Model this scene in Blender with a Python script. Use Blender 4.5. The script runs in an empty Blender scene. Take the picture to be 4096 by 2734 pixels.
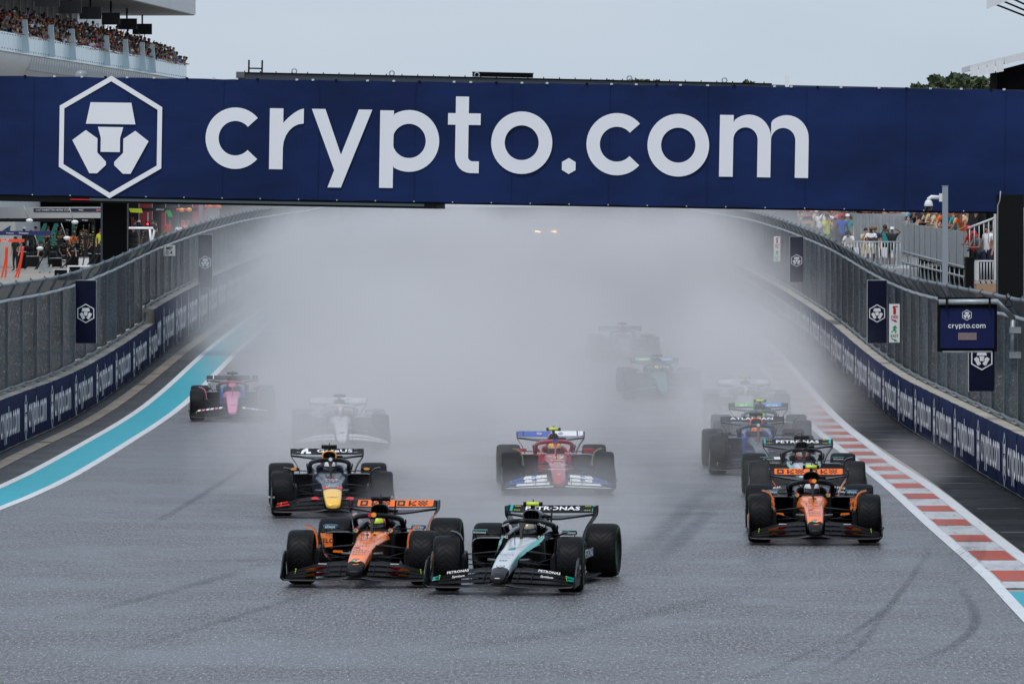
import bpy, bmesh, math, random
from mathutils import Vector, Matrix, Euler
R = math.radians
sc = bpy.context.scene
col = sc.collection
rnd = random.Random(11)

# ------------------------------------------------------------------ camera
F = 26800.0            # focal length in pixels of the 4096 px wide photograph
CAMZ, HOR = 5.05, 815.0
cd = bpy.data.cameras.new('camera'); cam = bpy.data.objects.new('camera', cd); col.objects.link(cam)
cd.sensor_width = 36; cd.lens = 36 * F / 4096; cd.clip_end = 6000; cd.clip_start = 1
cam.location = (0, 0, CAMZ)
cam.rotation_euler = (R(90) - math.atan((1367 - HOR) / F), 0, 0)
sc.camera = cam

# ------------------------------------------------------------------ sky and sun (overcast)
SUN_EL, SUN_AZ = 62.0, 205.0
wd = bpy.data.worlds.new('World'); sc.world = wd; wd.use_nodes = True
nt = wd.node_tree; nt.nodes.clear()
wo = nt.nodes.new('ShaderNodeOutputWorld'); bg = nt.nodes.new('ShaderNodeBackground')
sky = nt.nodes.new('ShaderNodeTexSky'); sky.sky_type = 'NISHITA'; sky.sun_disc = False
sky.sun_elevation = R(SUN_EL); sky.sun_rotation = R(SUN_AZ); sky.dust_density = 2.0; sky.air_density = 1.2; sky.ozone_density = 1.5
sky.altitude = 0
mx = nt.nodes.new('ShaderNodeMix'); mx.data_type = 'RGBA'; mx.inputs[0].default_value = 0.8
tc = nt.nodes.new('ShaderNodeTexCoord'); mp = nt.nodes.new('ShaderNodeMapping'); mp.inputs['Scale'].default_value = (7, 7, 26)
ns = nt.nodes.new('ShaderNodeTexNoise'); ns.inputs['Scale'].default_value = 1.6; ns.inputs['Detail'].default_value = 4
cr = nt.nodes.new('ShaderNodeValToRGB')
cr.color_ramp.elements[0].position = 0.3; cr.color_ramp.elements[0].color = (4.25, 5.1, 6.25, 1)
cr.color_ramp.elements[1].position = 0.72; cr.color_ramp.elements[1].color = (4.85, 5.65, 6.55, 1)
nt.links.new(tc.outputs['Generated'], mp.inputs[0]); nt.links.new(mp.outputs[0], ns.inputs[0])
nt.links.new(ns.outputs[0], cr.inputs[0])
nt.links.new(sky.outputs[0], mx.inputs[6]); nt.links.new(cr.outputs[0], mx.inputs[7])
nt.links.new(mx.outputs[2], bg.inputs[0]); bg.inputs[1].default_value = 0.1
nt.links.new(bg.outputs[0], wo.inputs[0])
sl = bpy.data.lights.new('sun', 'SUN'); sl.energy = 1.4; sl.angle = R(14); sl.color = (1, 0.97, 0.93)
so = bpy.data.objects.new('sun', sl); col.objects.link(so)
so.rotation_euler = (R(90 - SUN_EL), 0, R(180 - SUN_AZ))
vs = sc.view_settings; vs.view_transform = 'Standard'; vs.look = 'None'; vs.exposure = 0.36; vs.gamma = 1.0
cy = sc.cycles
cy.use_denoising = True
cy.max_bounces = 8; cy.diffuse_bounces = 2; cy.glossy_bounces = 2; cy.transmission_bounces = 2
cy.volume_bounces = 3; cy.transparent_max_bounces = 12
cy.caustics_reflective = False; cy.caustics_refractive = False
cy.volume_max_steps = 160
cy.use_adaptive_sampling = False

# ------------------------------------------------------------------ helpers
def px(x, y, d):
    "photo pixel (4096 wide) at distance d -> world point"
    return Vector(((x - 2048) * d / F, d, CAMZ + (HOR - y) * d / F))
def interp(tab):
    ks = sorted(tab); vs_ = [tab[k] for k in ks]
    def f(d):
        if d <= ks[0]: return vs_[0] + (d - ks[0]) * (vs_[1] - vs_[0]) / (ks[1] - ks[0])
        if d >= ks[-1]: return vs_[-1] + (d - ks[-1]) * (vs_[-1] - vs_[-2]) / (ks[-1] - ks[-2])
        i = max(k for k in range(len(ks) - 1) if ks[k] <= d)
        h = ks[i + 1] - ks[i]; t = (d - ks[i]) / h
        def sl_(j):
            if j == 0: return (vs_[1] - vs_[0]) / (ks[1] - ks[0])
            if j == len(ks) - 1: return (vs_[-1] - vs_[-2]) / (ks[-1] - ks[-2])
            return (vs_[j + 1] - vs_[j - 1]) / (ks[j + 1] - ks[j - 1])
        m0, m1 = sl_(i) * h, sl_(i + 1) * h
        return ((2*t**3 - 3*t*t + 1) * vs_[i] + (t**3 - 2*t*t + t) * m0 + (-2*t**3 + 3*t*t) * vs_[i+1] + (t**3 - t*t) * m1)
    return f
_rise = interp({120:0,150:0,162:.08,175:.28,187:.52,198:.72,214:.93,233:1.14,264:1.38,300:1.53,350:1.70,420:2.1,500:2.7,620:3.7})
def zg(d):
    "the straight climbs gently beyond the bridge"
    return 0.0 if d <= 150 else _rise(min(d, 620))
WL = interp({100:-10.3,134:-10.38,160:-10.25,190:-10.15,240:-10.2,300:-10.3,420:-10.45,520:-10.6})
WR = interp({90:8.75,114:8.75,142:8.85,162:8.95,190:9.05,240:9.15,300:9.3,420:9.55,520:9.8})

_m = {}
def lin(c):
    return tuple(((x / 255) / 12.92 if x / 255 <= 0.04045 else ((x / 255 + 0.055) / 1.055) ** 2.4) for x in c)
def mat(name, c, rough=0.5, metal=0.0, coat=0.0, var=0.0, vscale=3.0, bump=0.0, bscale=20.0, emit=0.0, alpha=1.0, spec=0.5):
    if name in _m: return _m[name]
    m = bpy.data.materials.new(name); m.use_nodes = True; _m[name] = m
    t = m.node_tree; b = t.nodes['Principled BSDF']
    b.inputs['Base Color'].default_value = (*c[:3], 1); b.inputs['Roughness'].default_value = rough
    b.inputs['Metallic'].default_value = metal; b.inputs['Coat Weight'].default_value = coat; b.inputs['Coat Roughness'].default_value = 0.08
    b.inputs['Specular IOR Level'].default_value = spec
    b.inputs['Alpha'].default_value = alpha
    if emit: b.inputs['Emission Color'].default_value = (*c[:3], 1); b.inputs['Emission Strength'].default_value = emit
    if var or bump:
        tcn = t.nodes.new('ShaderNodeTexCoord'); n = t.nodes.new('ShaderNodeTexNoise')
        n.inputs['Scale'].default_value = vscale; n.inputs['Detail'].default_value = 5; n.inputs['Roughness'].default_value = 0.65
        t.links.new(tcn.outputs['Object'], n.inputs['Vector'])
        if var:
            r_ = t.nodes.new('ShaderNodeValToRGB')
            r_.color_ramp.elements[0].position = 0.3; r_.color_ramp.elements[1].position = 0.7
            r_.color_ramp.elements[0].color = (*[max(0, x * (1 - var)) for x in c[:3]], 1)
            r_.color_ramp.elements[1].color = (*[min(1, x * (1 + var)) for x in c[:3]], 1)
            t.links.new(n.outputs[0], r_.inputs[0]); t.links.new(r_.outputs[0], b.inputs['Base Color'])
        if bump:
            n2 = t.nodes.new('ShaderNodeTexNoise'); n2.inputs['Scale'].default_value = bscale; n2.inputs['Detail'].default_value = 4
            t.links.new(tcn.outputs['Object'], n2.inputs['Vector'])
            bn = t.nodes.new('ShaderNodeBump'); bn.inputs['Strength'].default_value = bump; bn.inputs['Distance'].default_value = 0.02
            t.links.new(n2.outputs[0], bn.inputs['Height']); t.links.new(bn.outputs[0], b.inputs['Normal'])
    return m
class NT:
    "tiny node-tree writer"
    def __init__(s, m):
        s.t = m.node_tree; s.b = s.t.nodes.get('Principled BSDF')
    def n(s, typ, **kw):
        x = s.t.nodes.new('ShaderNode' + typ)
        for k, v in kw.items(): setattr(x, k, v)
        return x
    def link(s, a, b): s.t.links.new(a, b)
    def math(s, op, a, b=None, c=None, clamp=False):
        x = s.n('Math', operation=op); x.use_clamp = clamp
        for i, v in enumerate((a, b, c)):
            if v is None: continue
            if isinstance(v, (int, float)): x.inputs[i].default_value = v
            else: s.link(v, x.inputs[i])
        return x.outputs[0]
    def mix(s, f, a, b):
        x = s.n('Mix', data_type='RGBA')
        for i, v in ((0, f), (6, a), (7, b)):
            if isinstance(v, (int, float)): x.inputs[i].default_value = v
            elif isinstance(v, tuple): x.inputs[i].default_value = (*v[:3], 1)
            else: s.link(v, x.inputs[i])
        return x.outputs[2]
    def noise(s, vec, scale, detail=4, rough=0.6):
        x = s.n('TexNoise'); x.inputs['Scale'].default_value = scale; x.inputs['Detail'].default_value = detail; x.inputs['Roughness'].default_value = rough
        s.link(vec, x.inputs['Vector']); return x.outputs[0]
    def mapv(s, vec, scale=(1, 1, 1), rot=(0, 0, 0), loc=(0, 0, 0)):
        x = s.n('Mapping'); x.inputs['Scale'].default_value = scale; x.inputs['Rotation'].default_value = rot; x.inputs['Location'].default_value = loc
        s.link(vec, x.inputs[0]); return x.outputs[0]
    def smooth(s, v, a, b, lo=0.0, hi=1.0):
        x = s.n('MapRange', interpolation_type='SMOOTHSTEP'); s.link(v, x.inputs[0])
        for i, q in ((1, a), (2, b), (3, lo), (4, hi)):
            if isinstance(q, (int, float)): x.inputs[i].default_value = q
            else: s.link(q, x.inputs[i])
        return x.outputs[0]

class MB:
    "collects shapes for ONE mesh object"
    def __init__(s): s.v = []; s.f = []; s.m = []; s.s = []
    def add(s, vs_, fs, mi=0, sm=False):
        o = len(s.v); s.v += [tuple(p) for p in vs_]
        for f in fs: s.f.append([i + o for i in f]); s.m.append(mi); s.s.append(sm)
        return s
    def box(s, c, d, mi=0, rot=None):
        p = []
        for z in (-.5, .5):
            for a, b in ((-.5, -.5), (.5, -.5), (.5, .5), (-.5, .5)):
                q = Vector((a * d[0], b * d[1], z * d[2]))
                if rot is not None: q = rot @ q
                p.append(q + Vector(c))
        return s.add(p, [(3,2,1,0),(4,5,6,7),(0,1,5,4),(1,2,6,5),(2,3,7,6),(3,0,4,7)], mi)
    def bbox(s, a, b, mi=0):
        return s.box([(a[i] + b[i]) / 2 for i in range(3)], [abs(b[i] - a[i]) for i in range(3)], mi)
    def tube(s, pts, r, n=8, mi=0, caps=True, flat=1.0, sm=True):
        pts = [Vector(p) for p in pts]; k = len(pts); o = []
        up = Vector((0, 0, 1))
        for i, p in enumerate(pts):
            t = (pts[min(i + 1, k - 1)] - pts[max(i - 1, 0)]).normalized()
            a = t.cross(up)
            if a.length < 1e-3: a = t.cross(Vector((0, 1, 0)))
            a.normalize(); b = a.cross(t).normalized(); rr = r[i] if isinstance(r, (list, tuple)) else r
            o += [p + (a * math.cos(2*math.pi*j/n) + b * math.sin(2*math.pi*j/n) * flat) * rr for j in range(n)]
        fs = [(i*n + j, i*n + (j+1) % n, (i+1)*n + (j+1) % n, (i+1)*n + j) for i in range(k - 1) for j in range(n)]
        s.add(o, fs, mi, sm)
        if caps:
            q = len(s.v) - len(o)
            s.f += [[q + j for j in range(n)][::-1], [q + (k-1)*n + j for j in range(n)]]; s.m += [mi, mi]; s.s += [False, False]
        return s
    def loft(s, rings, mi=0, caps=(True, True), sm=True, closed=True):
        n = len(rings[0]); q = len(s.v)
        s.v += [tuple(p) for r in rings for p in r]
        for i in range(len(rings) - 1):
            for j in range(n if closed else n - 1):
                s.f.append([q + i*n + j, q + i*n + (j+1) % n, q + (i+1)*n + (j+1) % n, q + (i+1)*n + j])
                s.m.append(mi(i, j) if callable(mi) else mi); s.s.append(sm)
        for e, base in ((0, 0), (1, len(rings) - 1)):
            if caps[e]:
                f = [q + base*n + j for j in range(n)]
                s.f.append(f[::-1] if e == 0 else f); s.m.append((mi(min(base, len(rings)-2), 0) if callable(mi) else mi)); s.s.append(False)
        return s
    def lathe(s, prof, n=32, axis='x', mi=0, c=(0, 0, 0), sm=True, arc=None):
        "prof: [(r, a)] along the axis"
        rings = []
        a0, a1 = arc if arc else (0, 2*math.pi)
        for k in range(n + (1 if arc else 0)):
            t = a0 + (a1 - a0) * k / n; ct, st = math.cos(t), math.sin(t)
            ring = []
            for r, a in prof:
                p = {'x': (a, r*ct, r*st), 'y': (r*ct, a, r*st), 'z': (r*ct, r*st, a)}[axis]
                ring.append((p[0]+c[0], p[1]+c[1], p[2]+c[2]))
            rings.append(ring)
        q = len(s.v); m = len(prof); s.v += [p for r in rings for p in r]; K = len(rings)
        for k in range(K if not arc else K - 1):
            for j in range(m - 1):
                s.f.append([q + k*m + j, q + k*m + j + 1, q + ((k+1) % K)*m + j + 1, q + ((k+1) % K)*m + j])
                s.m.append(mi(j) if callable(mi) else mi); s.s.append(sm)
        return s
    def prism(s, poly, vec, mi=0):
        n = len(poly); a = [Vector(p) for p in poly]; b = [p + Vector(vec) for p in a]
        fs = [list(range(n))[::-1], [n + i for i in range(n)]] + [(i, (i+1) % n, n + (i+1) % n, n + i) for i in range(n)]
        return s.add(a + b, fs, mi)
    def face(s, pts, mi=0): return s.add(pts, [list(range(len(pts)))], mi)
    def sphere(s, c, r, n=12, k=8, mi=0, sc_=(1, 1, 1)):
        prof = [(max(1e-4, math.sin(math.pi*i/k)) * r, -math.cos(math.pi*i/k) * r) for i in range(k + 1)]
        q = len(s.v); s.lathe(prof, n, 'z', mi)
        for i in range(q, len(s.v)):
            p = s.v[i]; s.v[i] = (p[0]*sc_[0]+c[0], p[1]*sc_[1]+c[1], p[2]*sc_[2]+c[2])
        return s
    def mesh(s, name):
        me = bpy.data.meshes.new(name); me.from_pydata(s.v, [], s.f); me.update()
        me.polygons.foreach_set('material_index', s.m); me.polygons.foreach_set('use_smooth', s.s)
        return me
    def build(s, name, mats, parent=None, **kw):
        return put(name, s.mesh(name), mats, parent, **kw)
def put(name, me, mats, parent=None, loc=(0, 0, 0), rot=(0, 0, 0), scale=(1, 1, 1), label=None, cat=None, group=None, kind=None):
    o = bpy.data.objects.new(name, me); col.objects.link(o)
    if not isinstance(mats, (list, tuple)): mats = [mats]
    if me is not None and hasattr(me, 'materials'):
        while len(me.materials) < len(mats): me.materials.append(mats[len(me.materials)])
        for i, m in enumerate(mats):
            if me.materials[i] != m:
                o.material_slots[i].link = 'OBJECT'; o.material_slots[i].material = m
    o.parent = parent; o.location = loc; o.rotation_euler = rot; o.scale = scale
    return tag(o, label, cat, group, kind)
def tag(o, label=None, cat=None, group=None, kind=None):
    if label: o['label'] = label
    if cat: o['category'] = cat
    if group: o['group'] = group
    if kind: o['kind'] = kind
    return o
def thing(name, label, cat, loc=(0, 0, 0), rz=0, group=None):
    o = bpy.data.objects.new(name, None); col.objects.link(o); o.location = loc; o.rotation_euler = (0, 0, rz)
    o.empty_display_size = 0.3
    return tag(o, label, cat, group)
_tx = {}
def text_mesh(s, size=1.0, bold=0.0, align='CENTER', shear=0.0, wide=1.0):
    k = (s, size, bold, align, shear, wide)
    if k in _tx: return _tx[k]
    cu = bpy.data.curves.new('text', 'FONT'); cu.body = s; cu.size = size; cu.align_x = align; cu.align_y = 'CENTER'
    cu.offset = bold * size; cu.shear = shear; cu.resolution_u = 2; cu.space_character = 1.0 + bold * 2.5
    o = bpy.data.objects.new('text', cu); col.objects.link(o)
    me = bpy.data.meshes.new_from_object(o)
    bpy.data.objects.remove(o); bpy.data.curves.remove(cu)
    if wide != 1.0:
        for v in me.vertices: v.co.x *= wide
    _tx[k] = me
    return me

# ---- the navy wordmark, drawn letter by letter (units: px of an enlarged view, x-height 275)
def ring_poly(mb, cx, cy, R0, r0, a0, a1, n=36, clip=None, mi=0):
    o, i = [], []
    for k in range(n + 1):
        t = R(a0 + (a1 - a0) * k / n)
        p = [cx + R0 * math.cos(t), 0, cy + R0 * math.sin(t)]; q = [cx + r0 * math.cos(t), 0, cy + r0 * math.sin(t)]
        if clip is not None: p[0] = max(p[0], clip); q[0] = max(q[0], clip)
        o.append(p); i.append(q)
    for k in range(n): mb.face([o[k], o[k+1], i[k+1], i[k]][::-1], mi)
def wordmark(mb, seg=36, nxt=lambda: None):
    "nxt() is called between letters, so a caller can cut the word into single letters"
    def P(pts): mb.face([(x, 0, y) for x, y in pts])
    def rect(x0, x1, y0, y1): P([(x0, y0), (x1, y0), (x1, y1), (x0, y1)])
    for cx in (1071, 2830): ring_poly(mb, cx, 137, 139, 78, 42, 318, seg); nxt()
    rect(1230, 1293, 0, 275)
    up = [(1293 + 95 * math.sin(R(a)), 275 - 65 + 65 * (1 - (1 - math.sin(R(a)))**1.6)) for a in range(0, 91, 15)]
    lo = [(1293 + 95 * (1 - math.cos(R(a))), 95 + 113 * math.sin(R(a))) for a in range(0, 91, 15)]
    for k in range(len(up) - 1): P([lo[k], lo[k+1], up[k+1], up[k]])
    nxt()
    P([(1425, 275), (1533, 0), (1503, -78), (1565, -78), (1705, 275), (1643, 275), (1563, 70), (1488, 275)])
    nxt()
    rect(1742, 1805, -76, 273); ring_poly(mb, 1877, 137, 139, 77, -180, 180, seg + 12, clip=1805)
    nxt()
    rect(2090, 2150, 265, 340); rect(2055, 2205, 213, 265); rect(2090, 2150, 70, 213)
    fo = [(2090 + 72 * (1 - math.cos(R(a))), 70 - 73 * math.sin(R(a))) for a in range(0, 91, 15)] + [(2200, -3)]
    fi = [(2150 + 20 * (1 - math.cos(R(a))), 70 - 20 * math.sin(R(a))) for a in range(0, 91, 15)] + [(2200, 50)]
    for k in range(len(fo) - 1): P([fo[k], fo[k+1], fi[k+1], fi[k]])
    nxt()
    for cx in (2395, 3109): ring_poly(mb, cx, 137, 140, 78, 0, 360, seg + 12); nxt()
    P([(2612 + 36 * math.sin(R(a)), 36 + 36 * math.cos(R(a))) for a in range(0, 360, 60)][::-1])
    nxt()
    rect(3296, 3358, 0, 275)
    for x0 in (3358, 3528):
        c0, c1 = x0 + 70, x0 + 55
        o = [(max(x0, c0 + 100 * math.cos(R(a))), 175 + 103 * math.sin(R(a))) for a in range(0, 181, 10)]
        i = [(c1 + 55 * math.cos(R(a)), 165 + 56 * math.sin(R(a))) for a in range(0, 181, 10)]
        o[0] = (x0 + 170, 165)
        for k in range(len(o) - 1): P([o[k], o[k+1], i[k+1], i[k]][::-1])
        rect(x0 + 110, x0 + 170, 0, 165)
def lion(mb, cx=501, cy=137, b=22):
    def P(pts): mb.face([(cx + x, 0, cy + y) for x, y in pts])
    for k in range(6):
        a, c = R(60 * k), R(60 * (k + 1)); o, i = 270, 270 - b / .866
        P([(o*math.sin(c), o*math.cos(c)), (i*math.sin(c), i*math.cos(c)), (i*math.sin(a), i*math.cos(a)), (o*math.sin(a), o*math.cos(a))][::-1])
    P([(-113, 57), (113, 57), (93, 152), (-93, 152)])
    P([(-44, -66), (44, -66), (44, -4), (58, 44), (-58, 44), (-44, -4)])
    q = [(-113, 29), (-174, -16), (-94, -161), (-59, -161), (-19, -124), (-19, -109), (-59, -69), (-59, -7)]
    P(q); P([(-x, y) for x, y in q][::-1])
def logo_mesh(name, word=True, mark=True, s=1.0, seg=36, b=22, c=(0, 0)):
    mb = MB()
    if word: wordmark(mb, seg)
    if mark: lion(mb, b=b)
    mb.v = [((x - c[0]) * s, 0, (z - c[1]) * s) for x, y, z in mb.v]
    return mb.mesh(name)

_ON = ['', 'first', 'second', 'third', 'fourth', 'fifth', 'sixth', 'seventh', 'eighth', 'ninth', 'tenth', 'eleventh', 'twelfth', 'thirteenth', 'fourteenth', 'fifteenth', 'sixteenth', 'seventeenth', 'eighteenth', 'nineteenth']
def ordn(n):
    "ordinal in words"
    if n < 20: return _ON[n]
    if n > 99: return 'hundred-and-' + ordn(n - 100) if n > 100 else 'hundredth'
    t = ['twent', 'thirt', 'fort', 'fift', 'sixt', 'sevent', 'eight', 'ninet'][n // 10 - 2]
    return t + 'ieth' if n % 10 == 0 else t + 'y-' + _ON[n % 10]
NAVY = mat('navy_print', lin((20, 31, 76)), 0.55, spec=.2, var=0.12, vscale=0.35, bump=0.15, bscale=1.2)
NAVY2 = mat('dark_navy_print', lin((14, 20, 46)), 0.55, spec=.15, var=0.08, vscale=0.6)
WHITE_PRINT = mat('white_print', (0.80, 0.81, 0.84), 0.55)
BLACK = mat('black_matt', (0.005, 0.005, 0.006), 0.6, spec=.1)
STEEL = mat('galvanised_steel', (0.33, 0.36, 0.38), 0.45, metal=0.35, var=0.25, vscale=6)
NAVY_W = mat('navy_wall_fabric', lin((16, 28, 62)), 0.7, spec=.03, var=0.15, vscale=0.8)
CABLE = mat('pale_rail_sleeve', (0.55, 0.58, 0.6), 0.4)

# ------------------------------------------------------------------ ground, track, paint
def strip(name, fx0, fx1, ds, dz, m, sub=1):
    mb = MB(); n = sub + 1
    for d in ds:
        a, b = fx0(d), fx1(d)
        for k in range(n): mb.v.append((a + (b - a) * k / sub, d, zg(d) + dz))
    for i in range(len(ds) - 1):
        for k in range(sub):
            mb.f.append([i*n + k, i*n + k + 1, (i+1)*n + k + 1, (i+1)*n + k]); mb.m.append(0); mb.s.append(True)
    return mb.build(name, m, kind='structure')
def frange(a, b, st):
    o = []; x = a
    while x < b - 1e-6: o.append(x); x += st
    return o + [b]
def wet_asphalt(name, base, rough, spec=.5):
    m = mat(name, base, rough, spec=spec); t = NT(m); g = t.n('TexCoord').outputs['Object']
    big = t.noise(t.mapv(g, (0.22, 0.26, 1)), 1.0, 6, 0.62)           # damp and drying patches
    mid = t.noise(t.mapv(g, (0.9, 0.5, 1), rot=(0, 0, 0.25)), 1.0, 5, 0.65)
    fine = t.noise(t.mapv(g, (1, 0.16, 1)), 22.0, 3, 0.8)
    f = t.math('ADD', t.math('MULTIPLY', big, 0.6), t.math('MULTIPLY', mid, 0.4))
    c = t.mix(t.smooth(f, 0.36, 0.64), tuple(x * 0.72 for x in base), tuple(x * 1.30 for x in base))
    c = t.mix(t.smooth(fine, 0.40, 0.60), tuple(x * 0.32 for x in base), c)
    sp = t.smooth(t.noise(t.mapv(g, (1, 0.12, 1)), 36.0, 1, 0.5), 0.62, 0.72)
    c = t.mix(t.math('MULTIPLY', sp, 0.65), c, tuple(min(.5, x * 3.6) for x in base))
    t.link(c, t.b.inputs['Base Color'])
    t.link(t.smooth(f, 0.35, 0.66, rough - 0.10, rough + 0.12), t.b.inputs['Roughness'])
    bn = t.n('Bump'); bn.inputs['Strength'].default_value = 0.35; bn.inputs['Distance'].default_value = 0.012
    t.link(fine, bn.inputs['Height']); t.link(bn.outputs[0], t.b.inputs['Normal'])
    return m
GROUND = mat('pit_concrete', (0.30, 0.27, 0.235), 0.7, var=0.18, vscale=0.25)
ASPH = wet_asphalt('damp_asphalt', (0.130, 0.122, 0.128), 0.40)
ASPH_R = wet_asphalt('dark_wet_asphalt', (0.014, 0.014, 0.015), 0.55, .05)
ASPH_L = wet_asphalt('shoulder_asphalt', (0.045, 0.043, 0.046), 0.48, .2)
def paint(name, c, rough=0.32, wear=0.25):
    m = mat(name, c, rough, spec=.03); t = NT(m); g = t.n('TexCoord').outputs['Object']
    n = t.noise(t.mapv(g, (1.2, 0.5, 1)), 1.4, 6, 0.7); n2 = t.noise(t.mapv(g, (6, 0.6, 1)), 1.5, 3, 0.6)
    c1 = t.mix(t.smooth(n, 0.42, 0.75, 0, wear), c, tuple(0.45 * x + 0.03 for x in c))
    c1 = t.mix(t.smooth(n2, 0.56, 0.74, 0, wear), c1, (0.14, 0.14, 0.145))
    t.link(c1, t.b.inputs['Base Color']); return m
P_WHITE = paint('white_road_paint', (0.66, 0.68, 0.70)); P_TEAL = paint('turquoise_road_paint', lin((52, 158, 174)), 0.4, 0.2)
P_RED = paint('red_kerb_paint', lin((178, 64, 26)), 0.3, 0.7); P_KW = paint('worn_white_kerb_paint', (0.5, 0.51, 0.53), 0.35, 0.95)
GUTTER = mat('gutter_concrete', (0.27, 0.22, 0.165), 0.6, var=0.35, vscale=1.2)

far = [800, 1100, 1600, 2400, 4000]
dl = frange(20, 165, 5) + frange(170, 620, 5)[0:] + far
strip('ground', lambda d: -60 - d * .5, lambda d: 60 + d * .5, dl, -0.012, GROUND, 2)
dt = frange(20, 620, 5)
tl = interp({30:-17.,60:-13.5,80:-11.2,92:-9.9,101:-9.05,110.5:-8.44,121:-8.12,131:-8.05,151:-8.05,166:-8.0,190:-8.0,260:-8.1,420:-8.3,620:-8.5})
kr = interp({30:5.6,60:5.95,80.6:6.17,91:6.37,105.3:6.49,119.3:6.63,127:6.66,140:6.66,170:6.8,190:6.88,260:7.0,420:7.3,620:7.6})
strip('track', tl, kr, dt, 0, ASPH, 6)
strip('shoulder', lambda d: WL(d) - 0.2 if d > 100 else tl(d) - 4, lambda d: tl(d) - 1.0, dt, -0.004, ASPH_L, 3)
strip('white_line', lambda d: tl(d) - 0.17, lambda d: tl(d), dt, 0.004, P_WHITE)
strip('turquoise_band', lambda d: tl(d) - 0.92, lambda d: tl(d) - 0.17, dt, 0.002, P_TEAL)
strip('white_line', lambda d: tl(d) - 1.08, lambda d: tl(d) - 0.92, dt, 0.004, P_WHITE)
for a, b in ((118, 141.5), (142, 176), (176.4, 232), (232.5, 330)):
    strip('gutter', lambda d: WL(d) + 0.32, lambda d: WL(d) + 0.62, frange(a, b, 3), 0.006, GUTTER)
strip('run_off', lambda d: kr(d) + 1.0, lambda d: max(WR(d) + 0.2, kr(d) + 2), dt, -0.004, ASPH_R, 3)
# painted kerb: worn white base with a line on either side, red blocks, and turquoise past its end
ko = interp({30:7.6,60:7.45,90:7.36,105:7.45,118.8:7.57,130.6:7.54,140:7.58,156.8:7.71,171:7.8,187:7.87,260:8.0,420:8.3,620:8.6})
strip('white_line', lambda d: kr(d), lambda d: kr(d) + 0.17, dt, 0.008, P_WHITE)
strip('white_line', lambda d: ko(d) - 0.2, ko, dt, 0.008, P_WHITE)
strip('kerb', lambda d: kr(d) + 0.17, lambda d: ko(d) - 0.2, frange(88, 620, 4), 0.004, P_KW)
strip('turquoise_band', lambda d: kr(d) + 0.17, lambda d: ko(d) - 0.2, frange(30, 87.2, 4), 0.004, P_TEAL)
ds_ = [89.6, 94.9, 100.1, 105.2, 110, 114.7, 119, 123, 126.8, 130.6, 134.5]
while ds_[-1] < 330: ds_.append(ds_[-1] + 4.0)
kb = bpy.data.objects['kerb']
for d0 in ds_:
    L = 2.0 if d0 > 100 else 2.6
    mb = MB(); dd = frange(d0, d0 + L, L / 2)
    for d in dd:
        mb.v += [(kr(d) + 0.2, d, zg(d) + 0.009), (ko(d) - 0.22, d, zg(d) + 0.009)]
    for i in range(len(dd) - 1): mb.f.append([2*i, 2*i+1, 2*i+3, 2*i+2]); mb.m.append(0); mb.s.append(False)
    mb.build('red_block', P_RED, kb)
# drainage grooves sawn across the right-hand run-off, reflections on them painted as pale strips
GRV = mat('pale_groove_reflection', (0.16, 0.16, 0.165), 0.35)
ro = bpy.data.objects['run_off']
d = 99.0
while d < 240:
    mb = MB(); x0 = ko(d) + 0.05 + rnd.random() * 0.25; x1 = WR(d) - 0.1 - rnd.random() * 0.3; w = rnd.choice((0.04, 0.06, 0.11, 0.2))
    ww = rnd.uniform(-.3, .3)
    mb.face([(x0, d, zg(d)), (x1, d + ww, zg(d)), (x1, d + ww + w * .4, zg(d)), ((x0+x1)/2, d + w, zg(d)), (x0, d + w * .7, zg(d))])
    mb.build('groove_reflection', GRV, ro); d += rnd.uniform(1.3, 4.5)
# tyre marks: dark rubber arcs laid on the asphalt
def rub_mat():
    m = mat('rubber_mark', (0.035, 0.034, 0.037), 0.5); t = NT(m); at = t.n('Attribute', attribute_name='fade')
    g = t.n('TexCoord').outputs['Object']; n = t.noise(t.mapv(g, (2, 0.6, 1)), 2.5, 5, .75)
    f2 = t.noise(t.mapv(g, (1, 0.16, 1)), 22.0, 3, 0.8)
    t.link(t.math('MULTIPLY', t.math('MULTIPLY', at.outputs['Fac'], t.smooth(n, .3, .7, .2, 1)), t.smooth(f2, .35, .65, .25, .8)), t.b.inputs['Alpha']); return m
RUB = rub_mat()
trk = bpy.data.objects['track']
def mark(pts, w, k=1.0, zz=0.003):
    P_ = [px(x, y, CAMZ * F / (y - HOR)) for x, y in pts]
    fx = interp({i: p.x for i, p in enumerate(P_)}); fy = interp({i: p.y for i, p in enumerate(P_)})
    mb = MB(); N = (len(P_) - 1) * 8; fade = []
    for i in range(N + 1):
        u = i * (len(P_) - 1) / N; a = Vector((fx(u), fy(u), 0)); t = (Vector((fx(u + .05), fy(u + .05), 0)) - a).normalized()
        nrm = Vector((-t.y, t.x, 0)) * w
        for q, f in ((-1, 0), (-.45, .8), (0, 1), (.45, .8), (1, 0)):
            p = a + nrm * q; p.z = zz; mb.v.append(p); fade.append(f * k * min(1, 3 * min(i, N - i) / N))
        if i:
            n = len(mb.v)
            for q in range(4): mb.f.append([n-10+q, n-9+q, n-4+q, n-5+q]); mb.m.append(0); mb.s.append(False)
    o = mb.build('tyre_mark', RUB, trk); at = o.data.attributes.new('fade', 'FLOAT', 'POINT'); at.data.foreach_set('value', fade)
mark([(3300, 2595), (3430, 2520), (3540, 2440), (3640, 2320), (3745, 2160)], 0.07, .85)
mark([(3560, 2680), (3760, 2610), (3870, 2540), (3905, 2470), (3870, 2390), (3800, 2300)], 0.09, .8)
mark([(3200, 2734), (3420, 2600), (3520, 2480), (3600, 2380)], 0.07, .6)
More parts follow.
